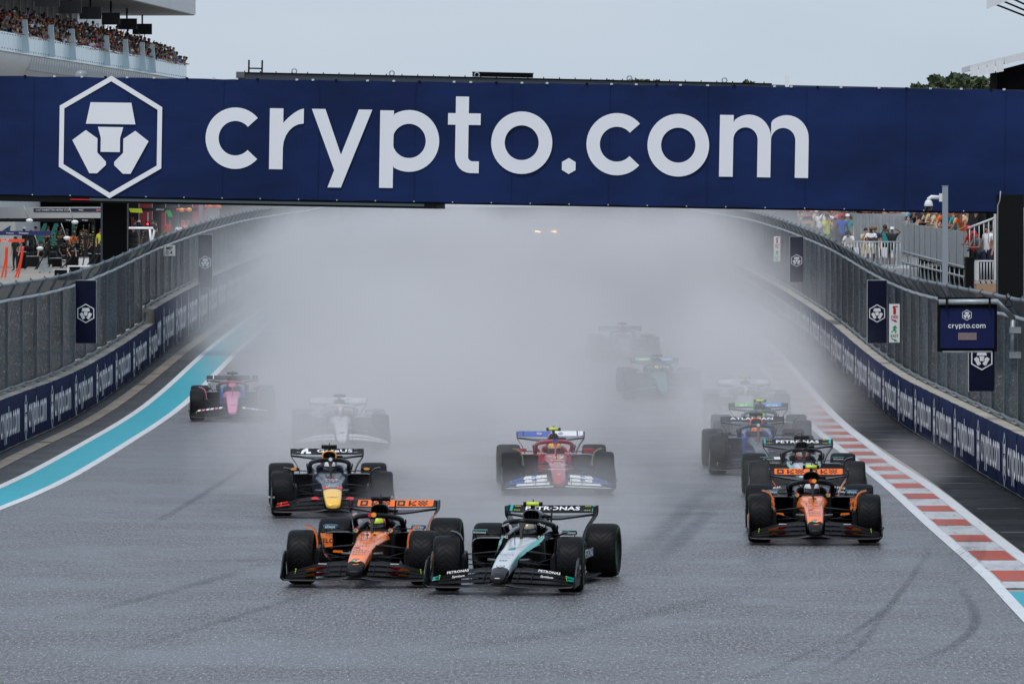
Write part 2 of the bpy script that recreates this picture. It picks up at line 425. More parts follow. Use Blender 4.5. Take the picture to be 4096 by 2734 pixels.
mark([(2950, 2734), (3150, 2650), (3330, 2560)], 0.08, .45)
mark([(300, 2660), (900, 2480), (1400, 2330), (1900, 2240)], 0.12, .5)
mark([(200, 2480), (700, 2360), (1100, 2240)], 0.16, .5)
mark([(560, 2120), (740, 2020), (960, 1880), (1040, 1820)], 0.10, .7)
mark([(2500, 2250), (2650, 2130), (2760, 2020), (2860, 1930)], 0.25, .6)
mark([(2620, 2260), (2760, 2120), (2880, 1990)], 0.2, .6)
mark([(1500, 2640), (2400, 2500), (3100, 2330)], 0.3, .35)
mark([(600, 2250), (1000, 2240), (1120, 2235)], 0.5, .35)
for i in range(9):     # scuffs curling over the kerb
    o = i * 17
    mark([(3640 + o, 2215 + o * .5), (3760 + o * .8, 2225 + o * .4), (3850 + o * .6, 2190 + o * .3), (3880 + o * .5, 2130 + o * .2)], 0.018 + .01 * (i % 3), .5, 0.013)

# ------------------------------------------------------------------ barrier walls with printed fabric, debris fences
CONC = mat('barrier_concrete', (0.40, 0.37, 0.32), 0.7, var=0.25, vscale=1.5)
def fence_mat():
    m = mat('fence_mesh', (0.075, 0.088, 0.095), 0.55, metal=0.1, spec=.25); t = NT(m); tcn = t.n('TexCoord'); g = tcn.outputs['Object']
    s_ = t.n('SeparateXYZ'); t.link(g, s_.inputs[0])
    n = t.noise(t.mapv(g, (1, 1.6, 0.12)), 2.4, 5, 0.7); n2 = t.noise(t.mapv(g, (1, 1.1, 1.6)), 9, 4, 0.8); n3 = t.noise(t.mapv(g, (1, 0.5, 0.9)), 0.8, 3, 0.5)
    wire = t.math('LESS_THAN', t.math('FRACT', t.math('ADD', t.math('MULTIPLY', s_.outputs[2], 9.0), t.math('MULTIPLY', s_.outputs[1], 0.8))), 0.2)
    c = t.mix(t.smooth(n, 0.34, 0.66), (0.010, 0.014, 0.019), (0.058, 0.077, 0.094))
    c = t.mix(t.smooth(n2, 0.55, 0.66, 0, .8), c, (0.27, 0.34, 0.37))
    c = t.mix(t.smooth(n3, 0.55, 0.7, 0, 0.35), c, (0.08, 0.15, 0.165))
    oi = t.n('ObjectInfo').outputs['Random']
    c = t.mix(t.smooth(oi, 0.0, 1.0, 0.0, 0.65), c, (0.013, 0.016, 0.019))  # bays darkened at random in colour, for shading the even light lacks
    c = t.mix(t.math('MULTIPLY', wire, 0.4), c, (0.014, 0.016, 0.018))
    t.link(c, t.b.inputs['Base Color'])
    a = t.math('SUBTRACT', 0.96, t.smooth(n2, 0.34, 0.5, 0.3, 0)); t.link(a, t.b.inputs['Alpha'])
    return m
FENCE = fence_mat()
LEAN = mat('fence_mesh_overhang', (0.030, 0.037, 0.042), 0.55, spec=.2, var=0.6, vscale=9, alpha=0.85)
POST = mat('fence_post_steel', (0.13, 0.155, 0.17), 0.5, metal=0.2, var=0.3, vscale=5)
PRINT_W = logo_mesh('wall_print', s=0.98 / 540, seg=20, c=(501, 137))
PRINT_M = logo_mesh('mark_print', word=False, s=1.0 / 540, c=(501, 137), b=26)

def wall_height(side, d):
    if side < 0 and d > 191: return 1.46
    return 1.06
def build_side(side, W, d0, d1, step, nm, lbl, flbl, first, period):
    wall = thing('barrier_wall', lbl, 'wall', (W(d0), d0, 0))
    def loc(p): return p[0] - wall.location[0], p[1] - wall.location[1], p[2]
    nv = Vector((-side, 0, 0))
    # concrete body, split where the height steps
    cuts = [d0, 191, d1] if side < 0 else [d0, d1]
    for a, b in zip(cuts[:-1], cuts[1:]):
        rings = []
        for d in frange(a, b, 4):
            h = wall_height(side, (a + b) / 2); x = W(d); z = zg(d)
            rings.append([loc(p) for p in ((x + side*.03, d, z - .05), (x + side*.03, d, z + h), (x + side*.62, d, z + h), (x + side*.62, d, z - .05))])
        MB().loft(rings, 0, sm=False).build('concrete_block', CONC, wall)
    k = 0; d = d0
    while d < d1 - 0.1:
        L = min(2.5, d1 - d); hh = wall_height(side, d + L/2); j = rnd.uniform(0, 0.012); g = 0.012
        mb = MB(); A, B = d + g, d + L - g
        pts = []
        for dd in (A, (A+B)/2, B):
            bul = 0.02 if dd not in (A, B) else 0
            x = W(dd) - side * (j + bul)
            pts.append([(x, dd, zg(dd) + 0.04), (x - side*0.008, dd, zg(dd) + hh * .5), (x, dd, zg(dd) + hh - 0.02 + rnd.uniform(-.012, .008)), (x + side*.05, dd, zg(dd) + hh + 0.004)])
        rings = [[loc(p) for p in r] for r in pts]
        mb.loft(rings, 0, caps=(False, False), sm=True, closed=False)
        mb.build('printed_panel', NAVY_W, wall); d += L; k += 1
    # print: the mark and wordmark repeated along the wall
    d = first
    while d < min(d1 - 8, 330):
        me = PRINT_W.copy(); s = d
        for v in me.vertices:
            u = v.co.x + 0.45
            dd = s + u if side < 0 else s + period - 1.6 - u
            hh = wall_height(side, dd); x = W(dd) - side * 0.045
            w = Vector((x, dd, zg(dd) + hh * 0.5 + v.co.z * (hh / 1.06)))
            v.co = loc(w)
        put('lettering', me, WHITE_PRINT, wall); d += period
    # fence
    fen = thing('debris_fence', flbl, 'fence', (W(d0) + side*.42, d0, 1.06))
    def lf(p): return p[0] - fen.location[0], p[1] - fen.location[1], p[2] - fen.location[2]
    def prof(d):
        x = W(d) + side * .36; h = wall_height(side, d); z = zg(d)
        return x, z + h, z + 3.02, z + 3.37
    d = d0; posts = []
    while d <= d1: posts.append(d); d += step
    for i, d in enumerate(posts):
        x, z0, z1, z2 = prof(d)
        mb = MB(); b_ = .035
        mb.bbox(lf((x - .03, d - .035, z0)), lf((x + .03, d + .035, z1)))
        mb.bbox(lf((x - .09, d - .12, z0)), lf((x + .09, d + .12, z0 + .03)))
        tip = (x - side * .2, d, z2)
        mb.tube([lf((x, d, z1 - .05)), lf(tip)], .03, 4, sm=False)
        mb.prism([lf((x - side*.14, d - .02, z2 - .04)), lf((x - side*.27, d - .02, z2 - .01)), lf((x - side*.2, d - .02, z2 + .075))], (0, .04, 0))
        mb.build('post', POST, fen)
        if i == len(posts) - 1: break
        e = posts[i + 1]; n = 6
        ps, pl = [], []; bulge = rnd.uniform(.12, .22); tw = rnd.uniform(.02, .06)
        for q in range(n + 1):
            t = q / n; dd = d + (e - d) * t; X, Z0, Z1, Z2 = prof(dd); bb = math.sin(math.pi * t) ** .7
            X2 = X - side * (.03 - bulge * bb)
            ps.append([lf((X2, dd, Z0 + .05)), lf((X2 + side*.05*bb, dd, (Z0 + Z1) / 2)), lf((X2, dd, Z1))])
            pl.append([lf((X + side*.01, dd, Z1 + .01)), lf((X - side*.2, dd, Z2 - .012 * bb))])
        MB().loft(ps, 0, (False, False), True, False).build('mesh_panel', FENCE, fen)
        MB().loft(pl, 0, (False, False), True, False).build('overhang_panel', LEAN, fen)
        tr, cb, br = [], [], []
        for q in range(n + 1):
            t = q / n; dd = d + (e - d) * t; X, Z0, Z1, Z2 = prof(dd); bb = math.sin(math.pi * t)
            tr.append(lf((X - side*.2, dd, Z2 - .012 * bb))); cb.append(lf((X - side*.06, dd, Z1 - .012 * bb))); br.append(lf((X - side*.05, dd, Z0 + .09 - .02*bb)))
        MB().tube(tr, .036, 6).build('top_rail', POST, fen); MB().tube(cb, .034, 6).build('sleeved_cable', CABLE, fen); MB().tube(br, .035, 6).build('bottom_rail', POST, fen)
build_side(-1, WL, 118, 420, 4.0, 'left', 'long low barrier wall with navy printed fabric along the pit side of the straight', 'tall grey mesh debris fence on the barrier wall beside the pit lane', 126.6, 7.5)
build_side(1, WR, 96, 420, 3.5, 'right', 'long low barrier wall with navy printed fabric along the grandstand side', 'tall grey mesh debris fence on the barrier wall in front of the spectators', 99.6, 7.0)

# ------------------------------------------------------------------ the bridge over the track
def banner_mat():
    if 'banner_fabric' in _m: return _m['banner_fabric']
    m = mat('banner_fabric', lin((20, 34, 80)), .55, spec=.14); t = NT(m); g = t.n('TexCoord').outputs['Object']
    n = t.noise(t.mapv(g, (.22, 1, .5)), 1.0, 4, .6); w = t.noise(t.mapv(g, (1.6, 1, .25)), 1.0, 3, .55)
    t.link(t.mix(t.smooth(n, .3, .7), lin((17, 32, 68)), lin((25, 44, 90))), t.b.inputs['Base Color'])
    bn = t.n('Bump'); bn.inputs['Strength'].default_value = .5; bn.inputs['Distance'].default_value = .06; t.link(w, bn.inputs['Height']); t.link(bn.outputs[0], t.b.inputs['Normal']); return m
def spell(par, s, loc, cx=0.0, seg=36):
    "the wordmark, one object per letter"
    wm = MB(); cuts = [0]; wordmark(wm, seg, lambda: cuts.append(len(wm.f))); cuts.append(len(wm.f))
    for a, b in zip(cuts[:-1], cuts[1:]):
        lm = MB()
        for f in wm.f[a:b]: lm.face([(Vector(wm.v[i]) - Vector((cx, 0, 0))) * s for i in f])
        o = lm.build('letter', WHITE_PRINT, par, loc=loc)
        bm = bmesh.new(); bm.from_mesh(o.data); bmesh.ops.remove_doubles(bm, verts=bm.verts, dist=.002); bm.to_mesh(o.data); bm.free()
def build_bridge():
    D = 190.0; yaw = -math.atan(6.0 / 29.0); roll = math.atan(0.0172)
    br = thing('track_bridge', 'wide navy banner bridge spanning the track with white crypto.com lettering', 'bridge')
    s = 0.8719 * D / F / math.cos(yaw)                       # metres per drawing unit
    # local frame: x along the banner, z up; local origin = photo pixel (2048, 580)
    c = px(2048, 580, D)
    M = Matrix.Translation(c) @ Matrix.Rotation(yaw, 4, 'Z') @ Matrix.Rotation(roll, 4, 'Y')
    br.matrix_world = M
    k = D / F / math.cos(yaw)
    W0, W1, top, bot = -2330 * k, 2330 * k, 242.0 * k, -229.0 * k
    # banner fabric, gently slack between its eyelets
    mb = MB(); nx, nz = 56, 7; 
    for j in range(nz + 1):
        for i in range(nx + 1):
            u, w = i / nx, j / nz
            dy = 0.02 * math.sin(u * 40) * math.sin(math.pi * w) + rnd.uniform(-.006, .006)
            mb.v.append((W0 + (W1 - W0) * u, dy - .02, bot + (top - bot) * w + (0.012 * math.sin(u * 120) if j in (0, nz) else 0)))
    for j in range(nz):
        for i in range(nx):
            a = j * (nx + 1) + i; mb.f.append([a, a + 1, a + nx + 2, a + nx + 1]); mb.m.append(0); mb.s.append(True)
    mb.build('banner', banner_mat(), br)
    for i in range(1, 12):
        x = W0 + (W1 - W0) * i / 12; MB().bbox((x - .006, -.050, bot + .03), (x + .006, -.047, top - .03)).build('seam', banner_mat(), br)
    # lettering: drawing unit x of 4096-px x = u/1.147 ; local x = (u/1.147-2048)*k
    spell(br, s, (-2048 * k, -0.056, (580 - 684) * k - 0.045))
    me = logo_mesh('lion_mark', word=False, s=s * 1.03, b=21, c=(501, 137))
    put('logo', me, WHITE_PRINT, br, loc=((424 - 2048) * k, -0.056, (580 - 546) * k - 0.0172 * 1611 * k))
    STR = mat('bridge_black_steel', (0.006, 0.006, 0.007), 0.55, spec=.12)
    mb = MB(); mb.bbox((W0, .05, top - .1), (W1, 1.9, top - .02)); mb.bbox((W0, .05, bot + .06), (W1, 1.9, bot + .16))
    mb.bbox((W0, 1.8, bot + .1), (W1, 1.9, top - .05)); mb.build('box_frame', STR, br)
    mb = MB(); mb.bbox((W0, .02, bot - .19), (-300 * k, 1.2, bot + .03)); mb.build('lower_beam', STR, br)
    mb = MB(); mb.bbox((-300*k, .02, bot - .05), (W1, 1.0, bot + .03)); mb.build('lower_beam', STR, br)
    gt = mat('grey_green_steel', (0.06, 0.085, 0.09), 0.4)
    MB().bbox(((340-2048)*k, -.02, bot - .13), ((1700-2048)*k, .01, bot - .06)).build('cable_tray', gt, br)
    red = mat('red_light_strip', (0.75, 0.02, 0.03), 0.4)
    MB().bbox(((262-2048)*k, -.03, bot - .115), ((342-2048)*k, .02, bot - .09)).build('red_strip', red, br)
    # clips along the top and bottom hems
    for i in range(44):
        x = W0 + (W1 - W0) * (i + .5 + rnd.uniform(-.3, .3)) / 44
        MB().box((x, -.03, top + .012), (.07, .05, .05)).build('clip', CABLE if i % 3 else BLACK, br)
    for i in range(30):
        x = W0 + (W1 - W0) * (i + .5) / 30
        MB().box((x, -.035, bot + .012), (.03, .02, .03)).build('clip', CABLE, br)
    # legs stand outside the walls: vertical in the world
    inv = M.inverted()
    for xa, xb, d in ((413, 511, 196), (3990, 4090, 185)):
        a, b = px(xa, 0, d), px(xb, 0, d); mb = MB(); mb.bbox((a.x, d - .3, zg(d) - .1), (b.x, d + .5, 5.3)); mb.v = [tuple(inv @ Vector(p)) for p in mb.v]
        mb.build('leg', STR, br)
        mb = MB(); x = b.x + .015 if xa < 1000 else a.x - .02; mb.tube([(x, d - .3, 1), (x, d - .3, 5.0), (x + .06, d - .3, 5.15), (x + .08, d - .3, 5.4)], .018, 6); mb.v = [tuple(inv @ Vector(p)) for p in mb.v]
        mb.build('conduit', STEEL, br)
    # small domes and poles on the top edge
    mb = MB(); mb.lathe([(0.001, .2), (.12, .18), (.17, .08), (.17, 0)], 14, 'z'); mb.build('dome', mat('grey_dome', (.25, .28, .3), .35), br, loc=((283 - 2048) * k, .4, top))
build_bridge()
# start-light gantry behind the bridge
def build_gantry():
    D = 236.0; g = thing('start_gantry', 'dark steel start gantry behind the banner bridge', 'gantry')
    c = px(2017, 328, D); k = D / F; roll = math.atan(0.0212)
    M = Matrix.Translation(c) @ Matrix.Rotation(roll, 4, 'Y'); g.matrix_world = M
    DK = mat('gantry_dark_steel', (0.035, 0.045, 0.06), 0.45); X = 1070 * k
    MB().bbox((-X, 0, -.5), (18.2 - c.x, 1.1, .10)).build('beam', DK, g)
    MB().bbox((-X, -.04, .11), (X, 1.14, .15)).build('deck_edge', BLACK, g)
    MB().bbox((-X - .02, -.05, -.05), (-X + .28, 1.1, .155)).build('end_cap', mat('gantry_end', (.1, .105, .11), .5), g)
    MB().bbox((-128 * k, .1, .17), (115 * k, .6, .31)).build('light_box', BLACK, g)
    MB().bbox((-130 * k, .05, .315), (117 * k, .65, .335)).build('light_box_lid', DK, g)
    for i in range(34):
        x = -X + 2 * X * (i + .5) / 34
        MB().box((x, 0, .175), (.035, .03, .05)).build('bolt', BLACK, g)
    for x in (-840, -450, -110, 500, 880):
        mb = MB(); mb.lathe([(.085 + .022 * math.cos(t), .022 * math.sin(t)) for t in [q * math.pi / 3 for q in range(7)]], 14, 'y', c=(x * k, 0, .22)); mb.build('lifting_eye', STEEL, g)
    mb = MB(); x0 = (995 - 2017) * k; x1 = (1048 - 2017) * k
    mb.bbox((x0 - .03, 0, .1), (x0 + .03, .05, .58)); mb.bbox((x1 - .03, 0, .1), (x1 + .03, .05, .58)); mb.bbox((x0, 0, .26), (x1, .05, .31)); mb.build('access_ladder', BLACK, g)
    inv = M.inverted()
    for xx in (-14.2, 17.4):
        mb = MB(); mb.bbox((xx - .3, D + .2, zg(D) - .1), (xx + .3, D + .9, 9.0)); mb.v = [tuple(inv @ Vector(p)) for p in mb.v]; mb.build('leg', DK, g)
build_gantry()

# ------------------------------------------------------------------ the racing cars
def sring(y, hwt, hwb, zb, zt, e=3.2, n=20, cx=0.0):
    o = []
    for k in range(n):
        t = 2 * math.pi * (k + .5) / n; c, s_ = math.cos(t), math.sin(t)
        u = math.copysign(abs(s_) ** (2 / e), s_); z = (zb + zt) / 2 + (zt - zb) / 2 * u
        hw = hwb + (hwt - hwb) * (u + 1) / 2
        o.append((cx + hw * math.copysign(abs(c) ** (2 / e), c), y, z))
    return o
CARB = mat('carbon_fibre', (0.005, 0.005, 0.006), 0.33, spec=0.2)
CARB2 = mat('matt_carbon', (0.008, 0.008, 0.009), 0.45, spec=0.16)
RIM = mat('wheel_cover', (0.018, 0.018, 0.02), 0.38, metal=0.3)
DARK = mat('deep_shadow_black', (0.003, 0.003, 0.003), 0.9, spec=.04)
GREENW = mat('green_tyre_band', lin((44, 118, 38)), 0.5)
def tyre_mat():
    m = mat('wet_tyre_rubber', (0.005, 0.005, 0.006), 0.5, spec=0.12); t = NT(m); g = t.n('TexCoord').outputs['Object']
    s_ = t.n('SeparateXYZ'); t.link(g, s_.inputs[0]); X, Y, Z = s_.outputs
    th = t.math('ARCTAN2', Z, Y); ax = t.math('ABSOLUTE', X)
    u = t.math('MULTIPLY_ADD', ax, 13.0, t.math('MULTIPLY', th, 26 / (2 * math.pi)))
    u = t.math('ADD', u, t.math('MULTIPLY', t.math('SINE', t.math('MULTIPLY', ax, 60)), 0.16))
    w = t.math('PINGPONG', u, 0.5)
    gr = t.smooth(w, 0.05, 0.13, 0.0, 1.0)
    c = t.mix(gr, (0.003, 0.003, 0.003), (0.007, 0.007, 0.008)); t.link(c, t.b.inputs['Base Color'])
    bn = t.n('Bump'); bn.inputs['Strength'].default_value = 0.55; bn.inputs['Distance'].default_value = 0.008
    t.link(gr, bn.inputs['Height']); t.link(bn.outputs[0], t.b.inputs['Normal'])
    return m
TYRE = tyre_mat()
_cm = {}
def shared(key, fn):
    if key not in _cm: _cm[key] = fn()
    return _cm[key]
def tyre_me(w):
    h = w / 2; r = .36
    pr = [(.235, -h*.86), (.262, -h*.97), (.305, -h*1.0), (.336, -h*.95), (.352, -h*.84), (.3585, -h*.62), (.36, -h*.3), (.36, h*.3), (.3585, h*.62), (.352, h*.84), (.336, h*.95), (.305, h), (.262, h*.97), (.235, h*.86)]
    return MB().lathe(pr, 44, 'x').mesh('tyre')
def rim_me(w):
    h = w / 2; mb = MB()
    mb.lathe([(.236, h*.86), (.225, h*.80), (.205, h*.62), (.10, h*.55), (.055, h*.60), (.05, h*.72), (.001, h*.74)], 36, 'x')
    mb.lathe([(.236, -h*.86), (.22, -h*.7), (.001, -h*.7)], 24, 'x')
    for k in range(10):
        a = k * math.pi / 5
        mb.box((h*.60, .15*math.cos(a), .15*math.sin(a)), (.02, .02, .085), 0, Matrix.Rotation(a - math.pi/2, 3, 'X'))
    return mb.mesh('rim')
def band_me(w):
    mb = MB(); h = w / 2
    for a0, a1 in ((0.2, 1.25), (1.6, 2.9), (3.3, 4.35), (4.75, 6.05)):
        mb.lathe([(.300, h*1.015), (.315, h*1.012), (.328, h*.992)], 14, 'x', arc=(a0, a1))
    return mb.mesh('sidewall_band')
def span_plate(st, th=.012, mi=0, n=2):
    "st: [(x, y0, z0, y1, z1)] spanwise stations -> solid curved plate"
    mb = MB(); rings = []
    for x, y0, z0, y1, z1 in st:
        ym, zm = (y0 + y1) / 2, (z0 + z1) / 2 - .012
        rings.append([(x, y0, z0), (x, ym, zm - th/2), (x, y1, z1 - th/2), (x, y1, z1), (x, ym, zm + th), (x, y0 + .004, z0 + th)])
    mb.loft(rings, mi, sm=False); return mb
def sym(st): return [(-x, *r) for x, *r in st[::-1] if x > 1e-6] + st
def decal(s, size, m, parent, loc, rot=(R(90), 0, 0), bold=.012, wide=1.0, shear=0.0, name='lettering'):
    return put(name, text_mesh(s, size, bold, wide=wide, shear=shear), m, parent, loc=loc, rot=rot)
def disc(parent, m, loc, r, rot=(R(90), 0, 0), name='round_decal', n=20, sx=1.0):
    mb = MB(); mb.face([(r * sx * math.cos(2*math.pi*k/n), r * math.sin(2*math.pi*k/n), 0) for k in range(n)])
    return mb.build(name, m, parent, loc=loc, rot=rot)
NOSE = [(-1.10, .055, .045, .172, .218), (-1.075, .092, .082, .157, .245), (-1.0, .108, .098, .157, .285), (-.8, .122, .108, .19, .352), (-.62, .130, .115, .225, .402), (-.4, .138, .122, .26, .450), (-.15, .149, .13, .285, .492)]
CHAS = [(-.15, .149, .13, .285, .492), (.1, .16, .14, .27, .528), (.35, .17, .15, .23, .556), (.6, .187, .165, .19, .582), (.9, .215, .19, .15, .612), (1.15, .240, .205, .12, .634), (1.38, .262, .23, .10, .648)]
def nose_top(y):
    L = NOSE + CHAS[1:]
    for a, b in zip(L[:-1], L[1:]):
        if a[0] <= y <= b[0]:
            t = (y - a[0]) / (b[0] - a[0]); return a[4] + (b[4] - a[4]) * t, math.atan2(b[4] - a[4], b[0] - a[0])
    return L[-1][4], 0
def car(name, label, X, D, yaw, L, group='racing cars on the wet straight'):
    c = thing(name, label, 'race car', (X, D, zg(D)), R(yaw), group)
    g = lambda k, dflt=CARB: L.get(k, dflt)
    far = L.get('far', False)
    def P(nm, me, mats, par=c, **kw): return put(nm, me, mats, par, **kw)
    # --- floor
    def fl():
        mb = MB(); mb.prism([(-.30, 1.0, .05), (.30, 1.0, .05), (.72, 1.55, .05), (.79, 2.2, .05), (.79, 3.0, .05), (.55, 3.25, .05), (.5, 4.1, .09), (-.5, 4.1, .09), (-.55, 3.25, .05), (-.79, 3.0, .05), (-.79, 2.2, .05), (-.72, 1.55, .05)], (0, 0, .025))
        return mb.mesh('floor')
    fo = P('floor', shared('floor', fl), CARB2)
    for s in (-1, 1):
        for q, x in enumerate((.34, .45, .56)):
            P('floor_fence', shared(f'ff{q}{s}', lambda: MB().prism([(s*x, 1.05, .06), (s*(x+.05), 1.6, .06), (s*(x+.05), 1.6, .16), (s*x, 1.12, .22)], (s*.008, 0, 0)).mesh('floor_fence')), CARB2, fo)
        P('floor_edge', shared(f'fe{s}', lambda: MB().prism([(s*.79, 1.7, .08), (s*.84, 2.2, .075), (s*.84, 2.9, .075), (s*.79, 3.0, .08)], (0, 0, .012)).mesh('floor_edge')), CARB2, fo)
    # --- nose and chassis
    def nose():
        rg = [sring(*a) for a in NOSE]
        return MB().loft(rg, lambda i, j: (1 if i < g('tip_n', 4) else 0), (True, False)).mesh('nose_cone')
    nose_o = P('nose_cone', shared(('nose', g('tip_n', 4)), nose), [g('nose'), g('nose_tip', CARB)], scale=(L.get('nose_w', 1), 1, 1))
    def chas():
        rg = [sring(*a) for a in CHAS] + [sring(1.45, .262, .24, .10, .60), sring(2.3, .27, .27, .06, .56)]
        return MB().loft(rg, lambda i, j: (2 if i >= len(CHAS) - 1 else (1 if (j in (9, 10, 19, 0) or 9 <= j) else 0)), (False, True)).mesh('chassis')
    P('chassis', shared('chassis', chas), [g('nose'), g('chassis_side', CARB), DARK], scale=(1 + (L.get('nose_w', 1) - 1) * .999, 1, 1))
    # cockpit sides and headrest
    for s in (-1, 1):
        def cs():
            rg = []
            for y, x0, x1, zb, zt in ((1.30, .20, .275, .30, .628), (1.5, .20, .29, .30, .675), (1.8, .205, .30, .30, .695), (2.1, .19, .30, .30, .715), (2.35, .10, .29, .30, .74)):
                rg.append(sring(y, (x1-x0)/2 + .0, (x1-x0)/2 + .02, zb, zt, 3, 12, s*(x0+x1)/2))
            return MB().loft(rg, 0).mesh('cockpit_side')
        P('cockpit_side', shared(f'cs{s}', cs), g('cockpit', CARB))
    # --- engine cover with the air intake over the driver's head
    def ec():
        rg = [sring(2.18, .105, .112, .60, .965, 2.6), sring(2.4, .118, .16, .50, .970, 2.6), sring(2.8, .10, .24, .30, .925, 2.4), sring(3.3, .06, .22, .22, .80, 2.4), sring(3.8, .035, .13, .2, .62, 2.4), sring(4.15, .02, .07, .25, .45, 2.4)]
        return MB().loft(rg, 0, (False, True)).mesh('engine_cover')
    eo = P('engine_cover', shared('ec', ec), g('cover', CARB))
    def ai():
        mb = MB()
        tri = L.get('intake') == 'tri'
        def rr(y, k, e=2.5):
            if tri: return [((.115 * (1 - t) + .03 * t) * k * sx, y, .80 + (.155 * t) * k) for sx, t in ((1, 0), (1, .33), (1, .66), (1, 1), (-1, 1), (-1, .66), (-1, .33), (-1, 0))]
            return [(x, y, z) for x, _, z in sring(y, .124 * k, .124 * k, .878 - .094 * k, .878 + .094 * k, e, 22)]
        mb.loft([rr(2.24, 1.0), rr(2.12, 1.0)], 0, (False, False)); mb.loft([rr(2.12, 1.0), rr(2.09, .90), rr(2.12, .80)], 0, (False, False)); mb.loft([rr(2.12, .80), rr(2.34, .6)], 1, (False, True))
        return mb.mesh('air_intake')
    ai_o = P('air_intake', shared(('ai', L.get('intake')), ai), [g('intake_rim', CARB), DARK], eo)
    if not far: P('divider', shared('aid', lambda: MB().bbox((-.004, 2.14, .80), (.004, 2.2, .96)).bbox((-.05, 2.15, .80), (-.044, 2.2, .95)).bbox((.044, 2.15, .80), (.05, 2.2, .95)).mesh('divider')), CARB2, eo)
    P('shark_fin', shared('fin', lambda: MB().prism([(-.005, 2.6, .93), (-.005, 3.75, .82), (-.005, 3.8, .55), (-.005, 2.6, .6)], (.01, 0, 0)).mesh('shark_fin')), g('cover', CARB), eo)
    # camera on top, its bar
    tcm = g('tcam', CARB)
    t_o = P('camera_mast', shared('tc0', lambda: MB().bbox((-.022, 2.18, .93), (.022, 2.32, 1.02)).mesh('camera_mast')), CARB)
    P('camera_bar', shared('tc1', lambda: MB().tube([(-.085, 2.25, 1.035), (.085, 2.25, 1.035)], .031, 10).mesh('camera_bar')), tcm, t_o)
    for s in (-1, 1): P('lens_cap', shared(f'tc2{s}', lambda: MB().tube([(s*.086, 2.25, 1.035), (s*.128, 2.25, 1.035)], .0315, 10).mesh('lens_cap')), CARB, t_o)
    P('aerial', shared('tc3', lambda: MB().tube([(.005, 2.25, 1.06), (.005, 2.25, 1.10)], .008, 5).mesh('aerial')), CARB, t_o)
    P('side_camera', shared('sc', lambda: MB().tube([(.10, 2.35, .865), (.225, 2.35, .865)], .02, 8).mesh('side_camera')), CARB2)
    # --- sidepods
    for s in (-1, 1):
        def sp():
            rg = []
            for y, cx, hw, zb, zt in ((1.50, .485, .225, .36, .615), (1.56, .49, .245, .30, .625), (1.8, .50, .255, .24, .615), (2.2, .49, .255, .17, .585), (2.7, .43, .23, .10, .50), (3.2, .32, .17, .10, .38), (3.7, .22, .1, .12, .3)):
                rg.append(sring(y, hw, hw * .92, zb, zt, 4.2, 20, s*cx))
            mb = MB()
            def mi(i, j):
                out = j in (0, 1, 18, 19, 2, 17) if s > 0 else j in (9, 10, 8, 11, 7, 12)
                if i in (1, 2) and out: return 1
                return 2 if 3 <= j <= 6 else 0
            mb.loft(rg, mi, (False, True))
            a = [Vector(p) for p in rg[0]]; cc = Vector((s*.485, 1.5, .5))
            mb.loft([[tuple(p) for p in a], [tuple(cc + (p - cc) * .9 + Vector((0, .005, 0))) for p in a], [tuple(cc + (p - cc) * .7 + Vector((0, .3, 0))) for p in a]], lambda i, j: (0 if i == 0 and 2 <= j <= 7 else 3), (False, True))
            return mb.mesh('sidepod')
        sp_o = P('sidepod', shared(f'sp{s}', sp), [g('pod', CARB), g('pod_panel', CARB), g('pod_top', g('pod', CARB)), DARK])
        # flared panel that shows beside the intake from the front
        if g('pod_panel', None) is not None:
            pan = shared(f'spp{s}', lambda: MB().loft([[(s*.575, 1.485, .40), (s*.575, 1.485, .585), (s*.57, 1.49, .60)], [(s*.66, 1.47, .41), (s*.69, 1.47, .585), (s*.69, 1.475, .60)], [(s*.70, 1.52, .42), (s*.745, 1.53, .585), (s*.745, 1.53, .60)], [(s*.72, 1.75, .40), (s*.758, 1.78, .58), (s*.758, 1.78, .60)]], 0, (False, False), True, False).mesh('side_panel'))
            P('side_panel', pan, L['pod_panel'], sp_o)
            P('lower_panel', shared(f'splow{s}', lambda: MB().face([(s*.42, 1.478, .335), (s*.57, 1.478, .345), (s*.56, 1.478, .375), (s*.44, 1.478, .37)][::s]).mesh('lower_panel')), L['pod_panel'], sp_o)
    # --- halo
    def halo():
        mb = MB(); pts, rr = [], []
        for a in range(0, 181, 12):
            t = R(a); x = .325 * math.cos(t); y = 2.15 - .93 * math.sin(t) ** .9 if 0 < a < 180 else 2.15
            z = .70 + .155 * math.sin(t) ** .55 if 0 < a < 180 else .66
            pts.append((x, y, z)); rr.append(.036 if 0 < a < 180 else .038)
        pts = [(.325, 2.25, .60)] + pts + [(-.325, 2.25, .60)]; rr = [.040] + rr + [.040]
        mb.tube(pts, rr, 10); return mb.mesh('halo_hoop')
    hm = g('halo', CARB)
    ho = P('halo', shared('halo', halo), hm)
    P('halo_pillar', shared('hp', lambda: MB().loft([[(-.014, 1.08, .63), (.014, 1.08, .63), (.014, 1.20, .63), (-.014, 1.20, .63)], [(-.016, 1.14, .74), (.016, 1.14, .74), (.016, 1.24, .74), (-.016, 1.24, .74)], [(-.05, 1.20, .845), (.05, 1.20, .845), (.05, 1.28, .845), (-.05, 1.28, .845)]], 0, sm=False).mesh('halo_pillar')), g('halo_pillar', hm), ho)
    for s in (-1, 1): P('halo_winglet', shared(f'hw{s}', lambda: MB().tube([(s*.36, 1.95, .66), (s*.375, 1.95, .74), (s*.37, 1.93, .775)], [.012, .014, .008], 6).mesh('halo_winglet')), CARB, ho)
    # --- steering wheel behind the dash
    P('steering_wheel', shared('sw', lambda: MB().box((0, 1.52, .60), (.25, .03, .11)).mesh('steering_wheel')), CARB2)
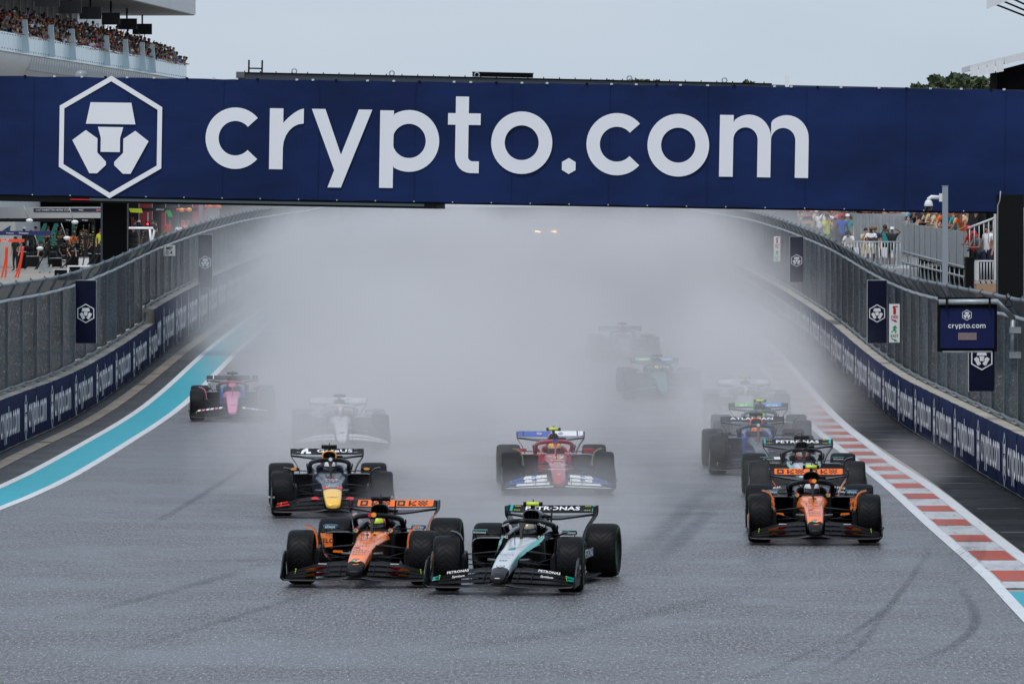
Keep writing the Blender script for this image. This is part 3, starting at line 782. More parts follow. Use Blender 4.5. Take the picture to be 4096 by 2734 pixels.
    P('windscreen_lip', shared('wsl', lambda: MB().loft([[(x, 1.36 - .06 * math.cos(x*5), .640), (x, 1.40 - .06*math.cos(x*5), .672 - .4*x*x)] for x in [-.2 + .05*k for k in range(9)]], 0, (False, False), True, False).mesh('windscreen_lip')), CARB)
    # --- mirrors
    for s in (-1, 1):
        mo = P('mirror', shared(f'mir{s}', lambda: MB().loft([sring(y, .098 * k, .098 * k, .692 - .030 * k, .692 + .030 * k, 5, 14, s*.60) for y, k in ((1.42, .86), (1.43, 1), (1.50, 1), (1.53, .9))], 0).mesh('mirror')), g('mirror', CARB))
        P('mirror_stalk', shared(f'mst{s}', lambda: MB().tube([(s*.27, 1.52, .655), (s*.42, 1.49, .667), (s*.51, 1.47, .668)], .009, 6).mesh('mirror_stalk')), CARB, mo)
        P('mirror_strut', shared(f'mst2{s}', lambda: MB().tube([(s*.665, 1.48, .67), (s*.66, 1.55, .60)], .006, 5).mesh('mirror_strut')), CARB, mo)
        if g('mirror_top', None): P('mirror_cap', shared(f'mct{s}', lambda: MB().bbox((s*.50, 1.42, .7225), (s*.70, 1.51, .729)).mesh('mirror_cap')), L['mirror_top'], mo)
        if 'mirror_text' in L and not far: decal(L['mirror_text'][0], L['mirror_text'][1], L['mirror_text'][2], mo, (s*.60, 1.416, .692), bold=.02)
        if 'mirror_disc' in L and not far: disc(mo, L['mirror_disc'], (s*.60, 1.415, .70), .02, sx=2.6)
    # --- wheels
    for nm_, y, w in (('front', 0.0, .345), ('rear', 3.6, .425)):
        for s in (-1, 1):
            wo_ = thing('wheel', None, None); wo_.parent = c; wo_.location = (s * (.985 - w/2), y, .36); wo_.rotation_euler = (rnd.uniform(0, 6), 0, 0 if s > 0 else math.pi)
            if nm_ == 'front': wo_.rotation_euler = (wo_.rotation_euler[0], 0, (0 if s > 0 else math.pi) + R(L.get('steer', 0)))
            P('tyre', shared(f'ty{w}', lambda: tyre_me(w)), TYRE, wo_)
            P('rim', shared(f'ri{w}', lambda: rim_me(w)), RIM, wo_)
            P('sidewall_band', shared(f'ba{w}', lambda: band_me(w)), GREENW, wo_)
    # --- wheel wake deflectors and brake ducts
    for s in (-1, 1):
        def wd_():
            cur = [(.615, .40), (.615, .56), (.628, .65), (.66, .71), (.71, .748), (.785, .765)]
            return MB().loft([[(s*x, -.02, z), (s*x, .10, z + .01), (s*(x-.012), .10, z + .022), (s*(x-.02), -.02, z + .012)] for x, z in cur], lambda i, j: (1 if j == 3 else 0), sm=False).mesh('wake_deflector')
        P('wake_deflector', shared(f'wd{s}', wd_), [CARB, g('deflector', CARB)])
        P('brake_duct', shared(f'bd{s}', lambda: MB().loft([sring(-.16, .035, .035, .22, .46, 4, 12, s*.60), sring(.18, .045, .045, .18, .52, 4, 12, s*.605)], 0).mesh('brake_duct')), CARB2)
        # suspension
        arms = [((.16, .30, .50), (.60, .02, .475), .016), ((.165, .62, .50), (.60, .06, .47), .014), ((.14, -.05, .33), (.60, -.03, .245), .016), ((.15, .45, .28), (.60, .03, .235), .014), ((.17, .12, .30), (.585, .0, .43), .013), ((.15, -.12, .375), (.60, -.10, .345), .013)]
        for q, (a, b, r_) in enumerate(arms):
            P('suspension_arm', shared(f'arm{q}{s}', lambda: MB().tube([(s*a[0]*.8, a[1], a[2]), (s*b[0], b[1], b[2])], r_, 8, flat=.55).mesh('suspension_arm')), CARB2)
        for q, (a, b, r_) in enumerate([((.12, 3.1, .42), (.58, 3.58, .46), .017), ((.12, 3.7, .42), (.58, 3.62, .46), .015), ((.14, 3.2, .2), (.58, 3.58, .22), .017), ((.2, 3.9, .24), (.58, 3.64, .22), .015)]):
            P('rear_suspension_arm', shared(f'rarm{q}{s}', lambda: MB().tube([(s*a[0], a[1], a[2]), (s*b[0], b[1], b[2])], r_, 6, flat=.55).mesh('suspension_arm')), CARB2)
        P('camera_pod', shared(f'cp{s}', lambda: MB().tube([(s*.14, -.05, .405), (s*.165, -.05, .405), (s*.275, -.03, .41)], .017, 8).mesh('camera_pod')), g('campod', mat('grey_pod', (.12, .12, .125), .4)))
    # --- front wing
    fm, ff = g('fw', CARB), g('flap', CARB)
    fw = P('front_wing', shared('fw0', lambda: span_plate(sym([(0, -1.02, .135, -.80, .15), (.13, -1.02, .13, -.80, .15), (.25, -1.0, .105, -.78, .135), (.45, -.97, .092, -.74, .12), (.8, -.90, .090, -.70, .115), (.975, -.86, .095, -.68, .115)]), .016).mesh('front_wing')), fm)
    flaps = [sym([(.14, -.80, .16, -.67, .20), (.3, -.79, .155, -.66, .195), (.55, -.76, .14, -.63, .178), (.85, -.71, .125, -.60, .15), (.965, -.69, .12, -.60, .135)]),
             sym([(.145, -.67, .215, -.55, .262), (.3, -.66, .212, -.53, .258), (.55, -.62, .193, -.50, .235), (.85, -.59, .155, -.50, .178), (.96, -.58, .14, -.52, .152)]),
             sym([(.15, -.55, .275, -.44, .325), (.3, -.53, .272, -.42, .325), (.55, -.50, .248, -.40, .295), (.85, -.49, .185, -.42, .212), (.955, -.50, .158, -.45, .17)])]
    fo_ = []
    for q, st in enumerate(flaps):
        for s in (-1, 1):
            half = [p for p in st if p[0] * s > 0]
            fo_.append(P('flap', shared(f'fl{q}{s}', lambda: span_plate(half, .010).mesh('flap')), g(f'flap{q}', ff), fw))
    for s in (-1, 1):
        def ep():
            rg = []
            for y, zb, zt in ((-.95, .10, .17), (-.85, .088, .25), (-.7, .085, .40), (-.55, .085, .465), (-.42, .088, .47), (-.36, .10, .40)):
                rg.append([(s*.955, y, zb), (s*.985, y, zb + .02), (s*.995, y, (zb + zt) / 2), (s*.985, y, zt), (s*.975, y, zt), (s*.982, y, (zb + zt) / 2), (s*.973, y, zb + .03)])
            return MB().loft(rg, 0).mesh('endplate')
        e_o = P('endplate', shared(f'ep{s}', ep), g('endplate', CARB), fw)
        if g('endplate_panel', None): P('endplate_panel', shared(f'epp{s}', lambda: MB().prism([(s*1.0, -.62, .20), (s*1.0, -.42, .20), (s*1.0, -.40, .42), (s*.992, -.46, .45), (s*.992, -.58, .42)], (s*.004, 0, 0)).mesh('endplate_panel')), L['endplate_panel'], e_o)
        P('dive_plane', shared(f'dp{s}', lambda: MB().prism([(s*.995, -.75, .2), (s*1.03, -.55, .24), (s*.995, -.5, .26)], (0, 0, .01)).mesh('dive_plane')), CARB2, e_o)
        P('wing_lip', shared(f'lip{s}', lambda: MB().tube([(0, -1.025, .139), (s*.13, -1.025, .135), (s*.25, -1.005, .110), (s*.45, -.975, .097), (s*.8, -.905, .095), (s*.94, -.87, .100), (s*.985, -.86, .13), (s*.99, -.80, .29), (s*.985, -.66, .435)], .0075, 6).mesh('wing_lip')), mat('satin_carbon_edge', (.06, .06, .065), .3), fw)
        P('flap_adjuster', shared(f'fa{s}', lambda: MB().tube([(s*.84, -.56, .16), (s*.83, -.54, .215)], .006, 5).sphere((s*.83, -.54, .222), .012, 8, 6).mesh('flap_adjuster')), g('adjuster', mat('lime_marker', lin((150, 200, 40)), .5)), fw)
        for q, x in enumerate((.22, .40)):
            P('flap_bracket', shared(f'fb{q}{s}', lambda: MB().prism([(s*x, -.80, .155), (s*x, -.46, .31), (s*x, -.44, .325), (s*x, -.79, .19)], (s*.006, 0, 0)).mesh('flap_bracket')), CARB2, fw)
    # --- rear wing
    rw = P('rear_wing', shared('rw0', lambda: span_plate(sym([(0, 3.86, .745, 4.14, .80), (.15, 3.86, .747, 4.14, .80), (.35, 3.87, .775, 4.14, .81), (.52, 3.88, .805, 4.14, .825), (.6, 3.90, .815, 4.13, .828)]), .022).mesh('rear_wing')), g('rw_main', CARB))
    P('rear_flap', shared('rw1', lambda: span_plate([(-.60, 4.10, .842, 4.27, .928), (-.5, 4.10, .835, 4.28, .932), (0, 4.10, .83, 4.28, .932), (.5, 4.10, .835, 4.28, .932), (.60, 4.10, .842, 4.27, .928)], .012).mesh('rear_flap')), g('rw_tip', CARB), rw)
    ra = math.atan2(4.27 - 4.10, .932 - .832)
    def onflap(x, t, off=.012):
        return (x, 4.10 + .175 * t - off * math.cos(ra), .833 + .098 * t + off * math.sin(ra) * .9)
    band = MB(); q_ = [onflap(x, t, .010) for x, t in ((-.53, .06), (.53, .06), (.53, .94), (-.53, .94))]
    if g('rw_face', None): band.face(q_).build('flap_panel', L['rw_face'], rw)
    frot = (math.pi/2 - ra, 0, 0)
    for it in L.get('rw_items', []): it(rw, onflap, frot)
    for s in (-1, 1):
        def rep():
            cur = [(.613, .935), (.614, .85), (.606, .80), (.578, .755), (.53, .69), (.488, .60), (.46, .50), (.44, .36)]
            return MB().loft([[(s*x, 3.84, z), (s*x, 4.33 - (0 if z > .6 else (.6 - z) * .3), z), (s*(x - .012), 4.33 - (0 if z > .6 else (.6-z)*.3), z), (s*(x - .012), 3.84, z)] for x, z in cur], lambda i, j: (1 if i >= 3 else 0), sm=False).mesh('rear_endplate')
        P('rear_endplate', shared(f'rep{s}', rep), [g('rw_end', CARB), g('rw_low', CARB)], rw)
    P('swan_neck', shared('swn', lambda: MB().tube([(.03, 3.75, .45), (.03, 3.83, .8), (.03, 3.93, .93), (.03, 4.05, .93)], .013, 6).mesh('swan_neck')), CARB, rw)
    P('beam_wing', shared('bw', lambda: span_plate(sym([(0, 3.9, .42, 4.1, .48), (.48, 3.9, .42, 4.1, .48)]), .015).mesh('beam_wing')), CARB, rw)
    P('crash_structure', shared('crs', lambda: MB().loft([sring(3.9, .10, .10, .22, .42), sring(4.35, .06, .06, .28, .40)], 0).mesh('crash_structure')), CARB)
    # --- masts on the nose
    def mast():
        mb = MB(); z, _ = nose_top(.55); mb.tube([(0, .55, z - .01), (0, .53, z + .16)], .0055, 5); return mb.mesh('pitot_tube')
    P('pitot_tube', shared('pitot', mast), CARB)
    # nose print
    if not far:
        for it in L.get('nose_items', []): it(nose_o)
        for it in L.get('items', []): it(c)
    # --- driver, a thing of its own strapped into the seat
    driver(L, X, D, yaw, label)
    return c
def nose_text(s, y, size, m, x=0.0, bold=.008, wide=1.0, tall=1.0, shear=0.0):
    def f(par):
        z, sl = nose_top(y)
        me = text_mesh(s, size, bold, wide=wide, shear=shear)
        put('lettering', me, m, par, loc=(x, y, z + .006), rot=(sl, 0, 0), scale=(1, tall, 1))
    return f
def nose_disc(y, r, m, x=0.0, n=20, up=.006, sy=1.0, name='round_decal'):
    def f(par):
        z, sl = nose_top(y); mb = MB(); mb.face([(r * math.cos(2*math.pi*k/n), r * sy * math.sin(2*math.pi*k/n), 0) for k in range(n)])
        mb.build(name, m, par, loc=(x, y, z + up), rot=(sl, 0, 0))
    return f
def nose_poly(pts, y, m, up=.005, name='nose_panel'):
    def f(par):
        z, sl = nose_top(y); mb = MB(); mb.face([(a, b, 0) for a, b in pts]); mb.build(name, m, par, loc=(0, y, z + up), rot=(sl, 0, 0))
    return f
def flap_text(s, x, size, m, t=.5, bold=.02, wide=1.0, tall=1.0):
    def f(rw, on, rot): put('lettering', text_mesh(s, size, bold, wide=wide), m, rw, loc=on(x, t, .016), rot=rot, scale=(1, tall, 1))
    return f
def flap_poly(pts, m, off=.013, name='flap_panel'):
    def f(rw, on, rot): MB().face([on(x, t, off) for x, t in pts]).build(name, m, rw)
    return f
def flap_disc(x, t, r, m, off=.018, sx=1.0, name='round_decal'):
    def f(rw, on, rot):
        mb = MB(); mb.face([(r*sx*math.cos(2*math.pi*k/18), r*math.sin(2*math.pi*k/18), 0) for k in range(18)]); mb.build(name, m, rw, loc=on(x, t, off), rot=rot)
    return f
def at_text(s, loc, size, m, bold=.012, wide=1.0, rot=(R(90), 0, 0), shear=0):
    return lambda c: decal(s, size, m, c, loc, rot, bold, wide, shear)
def at_disc(loc, r, m, sx=1.0, rot=(R(90), 0, 0)):
    return lambda c: disc(c, m, loc, r, rot, sx=sx)
_sk = {}
def skin_mesh(name, bones, default_r=.05, levels=1, mats=None):
    "bones: [(point a, r_a, point b, r_b, material index)]; joins at equal points; one continuous skinned surface"
    vs_, idx, es, rad, bm_ = [], {}, [], [], []
    for a, ra, b, rb, mi in bones:
        for p, r in ((a, ra), (b, rb)):
            if p not in idx: idx[p] = len(vs_); vs_.append(p); rad.append(r)
        es.append((idx[a], idx[b]))
    me = bpy.data.meshes.new(name); me.from_pydata(vs_, es, []); o = bpy.data.objects.new(name, me); col.objects.link(o)
    o.modifiers.new('skin', 'SKIN').use_smooth_shade = True
    if not me.skin_vertices: me.attributes
    sv = me.skin_vertices[0].data
    for i, r in enumerate(rad):
        rr = r if isinstance(r, tuple) else (r, r); sv[i].radius = rr; sv[i].use_root = (i == 0)
    ss = o.modifiers.new('sub', 'SUBSURF'); ss.levels = levels; ss.render_levels = levels
    bpy.context.view_layer.update()
    dg = bpy.context.evaluated_depsgraph_get(); out = bpy.data.meshes.new_from_object(o.evaluated_get(dg))
    bpy.data.objects.remove(o)
    A = [(Vector(a), Vector(b), mi) for a, _, b, _, mi in bones]
    for p in out.polygons:
        best, bd = 0, 9
        for a, b, mi in A:
            ab = b - a; t = max(0, min(1, (p.center - a).dot(ab) / max(1e-9, ab.length_squared))); dd = (p.center - a - ab * t).length
            if dd < bd: bd, best = dd, mi
        p.material_index = best; p.use_smooth = True
    return out
def driver_mesh():
    pel, ch, nk, hd = (0, 2.05, .22), (0, 2.02, .46), (0, 1.98, .58), (0, 1.93, .66)
    B = [(pel, .15, ch, .16, 0), (ch, .16, nk, .07, 0), (nk, .07, hd, .08, 0)]
    for s in (-1, 1):
        sh, el, wr, pm = (s*.17, 2.0, .53), (s*.19, 1.80, .47), (s*.13, 1.60, .57), (s*.125, 1.545, .59)
        B += [(ch, .16, sh, .075, 0), (sh, .075, el, .05, 0), (el, .05, wr, .035, 0), (wr, .035, pm, .032, 1)]
        for q, (dx, dz, l) in enumerate(((-.02, .03, .05), (.0, .035, .055), (.012, .02, .05), (.02, 0, .045), (-.03, -.02, .04))):
            k1 = (pm[0] + s*dx, pm[1] - l*.6, pm[2] + dz); k2 = (pm[0] + s*dx*.6, pm[1] - l*.75, pm[2] + dz - .022)
            B += [(pm, .032, k1, .010, 1), (k1, .010, k2, .009, 1)]
        kn, ft = (s*.10, 1.30, .36), (s*.07, .80, .26)
        B += [(pel, .15, kn, .075, 0), (kn, .075, ft, .05, 0)]
    return skin_mesh('driver_body', B)
def helmet_me():
    mb = MB(); n = 20; k = 14
    rings = []
    for i in range(k + 1):
        v = -1 + 2 * i / k; z = .135 * v; r = math.sqrt(max(0.0, 1 - abs(v) ** 2.5))
        r = max(r, .02)
        rings.append([(.118 * r * math.cos(2*math.pi*j/n), .145 * r * math.sin(2*math.pi*j/n) - (.012 if v < -.1 else 0), z) for j in range(n)])
    def mi(i, j):
        front = 12 <= j <= 17
        if 5 <= i <= 7 and 11 <= j <= 18: return 1
        if i >= 8 and front: return 2
        if i <= 4: return 3
        return 0
    mb.loft(rings, mi); return mb.mesh('helmet')
def driver(L, X, D, yaw, clabel):
    h = L.get('helmet', (CARB, CARB, CARB)); suit = L.get('suit', CARB)
    me = shared('driver', driver_mesh)
    p = put('person', me, [suit, L.get('glove', CARB)], None, loc=(X, D, zg(D)), rot=(0, 0, R(yaw)),
            label=L['driver_label'], cat='person', group='drivers in the racing cars')
    hl = put('helmet', shared('helmet', helmet_me), [h[0], mat('dark_visor', (.02, .02, .025), .12, coat=.5), h[1], h[2]], p, loc=(0, 1.80, .705), rot=(R(3), 0, 0))
    put('visor_strip', shared('vstrip', lambda: MB().loft([[(.1195*math.cos(R(a)), .1465*math.sin(R(a)) , z) for z in (.018, .034)] for a in range(205, 336, 13)], 0, (False, False), True, False).mesh('visor_strip')), h[3] if len(h) > 3 else h[1], hl)

# ------------------------------------------------------------------ liveries
def gloss(name, rgb, rough=.28, coat=.5): return mat(name, lin(rgb), rough, coat=coat)
PAPAYA = gloss('papaya_paint', (255, 124, 26)); ORNG = gloss('orange_decal', (240, 112, 30), .45, 0)
BLK_D = mat('black_decal', (.012, .012, .012), .45); WHT_D = mat('white_decal', (.78, .78, .78), .45)
GREY_D = mat('grey_decal', (.10, .10, .11), .45)
SILVER = gloss('silver_paint', (196, 200, 206), .3); TEAL = gloss('teal_paint', (0, 160, 150)); BLKG = mat('gloss_black_paint', (.006, .006, .007), .2, spec=.4)
LIME = gloss('lime_yellow', (205, 225, 60), .4, 0); BLUEM = gloss('teal_blue_mirror', (22, 98, 128), .35, .2)
RBN = gloss('dark_navy_paint', (26, 30, 52), .35, .3); YEL = gloss('yellow_paint', (244, 190, 70), .3); REDP = gloss('red_paint', (212, 50, 44), .35, .2)
FER = gloss('scarlet_paint', (166, 28, 42), .3); HPB = gloss('royal_blue', (40, 82, 170), .4, .1); PINK = gloss('pink_paint', (222, 126, 162), .35); DPINK = gloss('deep_pink_paint', (168, 56, 88), .4)
ALPB = gloss('bright_blue_paint', (36, 84, 160), .35); WILB = gloss('mid_blue_paint', (34, 66, 140), .35); WHT = gloss('white_paint', (214, 214, 216), .35); ASTG = gloss('racing_green_paint', (20, 88, 76), .35)
CYAN = gloss('sky_blue_decal', (60, 150, 210), .4, 0); AMB = gloss('amber_decal', (250, 165, 60), .45, 0); GRND = gloss('leaf_green_decal', (60, 160, 70), .45, 0); GOLD = gloss('golden_helmet', (230, 178, 40), .35)
RSK = mat('red_decal', lin((205, 36, 40)), .45); GREENL = mat('mint_decal', lin((120, 190, 110)), .45)

def chrome_disc(loc, r):
    "round multicolour emblem: red, green and yellow ring, blue centre"
    def f(c):
        for m, a0, a1 in ((RSK, 30, 150), (GRND, 150, 270), (AMB, 270, 390)):
            mb = MB(); n = 8
            pts = [(r*math.cos(R(a0 + (a1-a0)*k/n)), 0, r*math.sin(R(a0 + (a1-a0)*k/n))) for k in range(n+1)] + [(r*.5*math.cos(R(a1 - (a1-a0)*k/n)), 0, r*.5*math.sin(R(a1 - (a1-a0)*k/n))) for k in range(n+1)]
            mb.face(pts[::-1]).build('emblem_ring', m, c, loc=loc)
        disc(c, WHT_D, (loc[0], loc[1] - .001, loc[2]), r*.5); disc(c, HPB, (loc[0], loc[1] - .003, loc[2]), r*.38)
    return f
def chrome_nose(y, r):
    def f(par):
        z, sl = nose_top(y); e = bpy.data.objects.new('emblem', None)
        for m, a0, a1 in ((RSK, 30, 150), (GRND, 150, 270), (AMB, 270, 390)):
            mb = MB(); n = 8
            mb.face([(r*math.cos(R(a0 + (a1-a0)*k/n)), r*math.sin(R(a0 + (a1-a0)*k/n)), 0) for k in range(n+1)] + [(r*.5*math.cos(R(a1 - (a1-a0)*k/n)), r*.5*math.sin(R(a1 - (a1-a0)*k/n)), 0) for k in range(n+1)])
            mb.build('emblem_ring', m, par, loc=(0, y, z + .008), rot=(sl, 0, 0))
        for rr, m, u in ((r*.5, WHT_D, .009), (r*.38, HPB, .011)):
            mb = MB(); mb.face([(rr*math.cos(2*math.pi*k/16), rr*math.sin(2*math.pi*k/16), 0) for k in range(16)]); mb.build('emblem_centre', m, par, loc=(0, y, z + u), rot=(sl, 0, 0))
    return f
def okx(rw, on, rot):
    "two chequered square wordmarks on the flap"
    for x0 in (-.49, .03):
        cw = .026; ch = .125
        rows = ["11110.1001.10101", "10010.1010.01010", "10010.1100.10101", "11110.1011.01010"]
        for r_, row in enumerate(rows):
            for c_, ch_ in enumerate(row):
                if ch_ == '1':
                    xa = x0 + c_ * cw; t0 = .82 - (r_ + 1) * .165; t1 = t0 + .165
                    MB().face([on(xa, t0, .014), on(xa + cw, t0, .014), on(xa + cw, t1, .014), on(xa, t1, .014)]).build('check', BLK_D, rw)
def fw_patch(pts, m, s):
    def f(c):
        MB().face([(s*x, y, z) for x, y, z in (pts if s > 0 else pts[::-1])]).build('wing_decal', m, c)
    return f
def mcl_patches():
    o = []
    for s in (-1, 1):
        # red and amber lobes painted over the flaps
        for zc, yc, sc_ in ((.2350, -.625, 1.0), (.166, -.745, .9)):
            for dx, m in ((.50, RSK), (.62, AMB)):
                def f(c, s=s, zc=zc, yc=yc, dx=dx, m=m, sc_=sc_):
                    mb = MB(); n = 16
                    mb.face([((dx + .075*sc_*math.cos(2*math.pi*k/n)) , -.045*math.sin(2*math.pi*k/n), .022*math.sin(2*math.pi*k/n) - .16*(dx - .55 + .075*sc_*math.cos(2*math.pi*k/n))) for k in range(n)])
                    if s < 0: mb.v = [(-x, y, z) for x, y, z in mb.v]
                    mb.build('wing_decal', m, c, loc=(0, yc, zc))
                o.append(f)
        o.append(lambda c, s=s: decal('American', .028, WHT_D, c, (s*.48, -.50, .297), (R(50), 0, R(4)*s)))
    return o
ta = [nose_text(t, y, sz, GREY_D, tall=1.8, wide=1.25) for t, y, sz in (('allwyn', .62, .085), ('Hilton', .42, .075), ('NTT DATA', .14, .05), ('webex', -.02, .06), ('FxPro', -.30, .065), ('DEWALT', -.42, .055), ('PIRELLI', -.53, .045))]
def box_outline(y, w, h, m):
    def f(par):
        z, sl = nose_top(y); mb = MB(); a = .004
        for p in ([(-w, -h), (w, -h), (w, -h+a), (-w, -h+a)], [(-w, h-a), (w, h-a), (w, h), (-w, h)], [(-w, -h+a), (-w+a, -h+a), (-w+a, h-a), (-w, h-a)], [(w-a, -h+a), (w, -h+a), (w, h-a), (w-a, h-a)]): mb.face([(x, q, 0) for x, q in p])
        mb.build('outline', m, par, loc=(0, y, z + .006), rot=(sl, 0, 0))
    return f
def mcl(num, tcam, helmet, dl):
    return dict(nose=PAPAYA, nose_tip=CARB2, tip_n=3, chassis_side=CARB, pod=CARB, pod_panel=PAPAYA, pod_top=CARB, halo=CARB2, cover=PAPAYA if 0 else CARB, intake_rim=CARB, mirror=BLUEM,
        mirror_text=('allwyn', .052, WHT_D), deflector=PAPAYA, tcam=tcam, fw=CARB2, flap=CARB2, endplate=CARB, endplate_panel=PAPAYA, rw_face=ORNG, rw_low=PAPAYA, rw_items=[okx],
        nose_items=ta + [nose_text(num, .88, .13, BLK_D, wide=1.9, bold=.02, tall=1.5), chrome_nose(-.80, .062), nose_poly([(-.045, -.01), (.01, -.02), (.05, 0), (.045, .022), (.02, .01), (-.02, .008)], -.93, ORNG), box_outline(.42, .105, .035, GREY_D), nose_poly([(-.10, -.022), (-.02, -.022), (-.02, .022), (-.10, .022)], -.16, mat('burgundy_decal', lin((110, 32, 38)), .5)), box_outline(-.16, .1, .025, RSK),
            lambda par: decal('RICHARD MILLE', .028, GREY_D, par, (.195, .95, .628), (R(8), R(12), R(62)))],
        items=mcl_patches() + [chrome_disc((s*.235, 1.27, .655), .034) for s in (-1, 1)] + [at_disc((-.022, 1.165, .868), .032, RSK, 1.1), at_disc((.022, 1.163, .868), .032, AMB, 1.1)]
            + [at_text('VELO', (s*.655, 1.462, .50), .085, BLK_D, bold=.02, rot=(R(90), 0, R(-8)*s)) for s in (-1, 1)],
        helmet=helmet, suit=PAPAYA, driver_label=dl)
def merc(helmet, tcam, dl, sil=SILVER):
    it = [at_text('CROWDSTRIKE', (s*.17, 1.33, .826), .036, WHT_D, rot=(R(80), R(20)*s, R(12)*s)) for s in (-1, 1)] + [at_text('G42', (s*.245, 1.275, .642), .05, WHT_D, bold=.02) for s in (-1, 1)]
    for s in (-1, 1):
        it += [at_text('PETRONAS', (s*.60, -.485, .277), .052, WHT_D, .02, 1.1, (R(50), R(8)*s, 0)), at_text('Syntium', (s*.58, -.60, .222), .046, WHT_D, .015, 1.1, (R(50), R(7)*s, 0), .2),
               fw_patch([(.83, -.505, .207), (.93, -.505, .182), (.93, -.45, .20), (.83, -.43, .225)], TEAL, s), fw_patch([(.85, -.615, .172), (.93, -.615, .160), (.93, -.55, .176), (.85, -.54, .19)], TEAL, s)]
        it.append(lambda c, s=s: MB().loft([[(s*.150, -.62 + .0, .36), (s*.145, -.62, .385)], [(s*.168, -.2, .44), (s*.155, -.2, .475)], [(s*.205, .3, .50), (s*.172, .3, .546)], [(s*.245, .7, .545), (s*.20, .7, .588)], [(s*.285, 1.1, .60), (s*.245, 1.1, .628)], [(s*.285, 1.35, .64), (s*.262, 1.35, .65)]][::s], 0, (False, False), True, False).build('teal_stripe', TEAL, c))
        it.append(lambda c, s=s: decal('IWC', .07, WHT_D, c, (s*1.006, -.50, .34), (R(90), 0, R(90)*s)))
        it.append(lambda c, s=s: decal('PETRONAS', .16, WHT_D, c, (s*.752, 2.3, .38), (R(90), 0, R(90)*s), .02))
    def cornerdots(rw, on, rot):
        for s in (-1, 1):
            for k in range(3):
                for t in (.25, .75): flap_disc(s*(.455 + .03*k), t, .009, LIME)(rw, on, rot)
    return dict(nose=sil, nose_tip=BLKG, tip_n=3, chassis_side=BLKG, pod=BLKG, pod_top=BLKG, halo=CARB, halo_pillar=CARB2, cover=BLKG, intake_rim=mat('dark_silver', (.10, .105, .11), .25, metal=.6), mirror=BLKG, mirror_top=TEAL,
        mirror_text=('PETRONAS', .034, WHT_D), deflector=CARB, tcam=tcam, fw=CARB, flap=CARB, endplate=CARB, cockpit=BLKG,
        rw_items=[flap_text('PETRONAS', 0, .125, WHT_D, .48, .03, 1.16, .98), cornerdots, flap_poly([(-.59, .05), (-.55, .05), (-.55, .95), (-.59, .95)], TEAL), flap_poly([(.55, .05), (.59, .05), (.59, .95), (.55, .95)], TEAL)],
        nose_items=[nose_text('6', .20, .16, TEAL, wide=1.4, bold=.02, shear=.2, tall=1.6), nose_text('CROWDSTRIKE', -.08, .028, GREY_D), nose_text('INEOS', -.20, .05, GREY_D, wide=1.3, tall=1.7), nose_text('PIRELLI', -.31, .034, GREY_D, wide=1.2), nose_text('AKKODIS', -.40, .034, GREY_D, wide=1.2), nose_text('SAP', -.52, .05, GREY_D, wide=1.3, bold=.02, tall=1.6), nose_disc(-.76, .056, GREY_D, up=.004), nose_disc(-.76, .047, sil, up=.006),
            nose_poly([(-.005, 0), (.005, 0), (0, .047)], -.76, GREY_D, .008, 'star_arm'), nose_poly([(.003, .004), (-.003, -.004), (.041, -.024)], -.76, GREY_D, .008, 'star_arm'), nose_poly([(.003, -.004), (-.003, .004), (-.041, -.024)], -.76, GREY_D, .008, 'star_arm'), nose_text('TREK', -.98, .03, GREY_D)],
        items=it, helmet=helmet, suit=BLKG, driver_label=dl, steer=6 if tcam is LIME else 0)
H81 = (gloss('pink_red_helmet', (214, 44, 62)), LIME, mat('black_helmet', (.02, .02, .022), .3, coat=.4), BLK_D)
H12 = (mat('black_white_helmet', (.05, .05, .05), .3, coat=.4), gloss('cream_helmet', (150, 140, 120)), mat('black_helmet', (.02, .02, .022), .3), BLK_D)
H4 = (WHT, WHT, mat('black_helmet', (.02, .02, .022), .3), BLK_D)
H63 = (gloss('crimson_helmet', (178, 30, 48)), gloss('cream_helmet', (206, 196, 172)), gloss('crimson_helmet', (178, 30, 48)), RSK)
H1 = (RBN, WHT, gloss('helmet_blue', (40, 50, 120)), BLK_D)
H44 = (GOLD, GOLD, GOLD, WHT_D); HW = (gloss('orange_helmet', (226, 92, 40)), ORNG, WILB, BLK_D); HA = (ALPB, PINK, RBN, BLK_D); HH = (WHT, RSK, GREY_D, BLK_D); HG = (ASTG, LIME, ASTG, BLK_D)
L81 = mcl('81', CARB, H81, 'driver in red and yellow helmet in the orange car numbered 81')
L4 = mcl('4', LIME, H4, 'driver in white helmet in the orange car at the right kerb')
L12 = merc(H12, LIME, 'driver in black and cream helmet in the leading silver and black car')
L63 = merc(H63, CARB, 'driver in crimson helmet in the silver and black car behind the orange one', gloss('silver_paint', (196, 200, 206), .3))
wl = [nose_text(t, y, sz, WHT_D, wide=1.25, tall=1.6) for t, y, sz in (('VISA', .42, .075), ('Go GeteUS', .32, .04), ('AT&T', .24, .055), ('TECHNOLOGY', .15, .035), ('CDW', -.02, .065), ('neat', -.12, .055), ('PIRELLI', -.20, .045), ('Mobil 1', -.27, .045))]
def rb_fw(s):
    return [fw_patch([(.72, -.515, .234), (.90, -.51, .203), (.90, -.455, .222), (.72, -.44, .254)], RSK, s), fw_patch([(.70, -.625, .200), (.92, -.60, .166), (.90, -.55, .186), (.70, -.55, .218)], RSK, s), fw_patch([(.20, -.548, .287), (.34, -.545, .285), (.34, -.47, .318), (.26, -.46, .325)], RSK, s)]
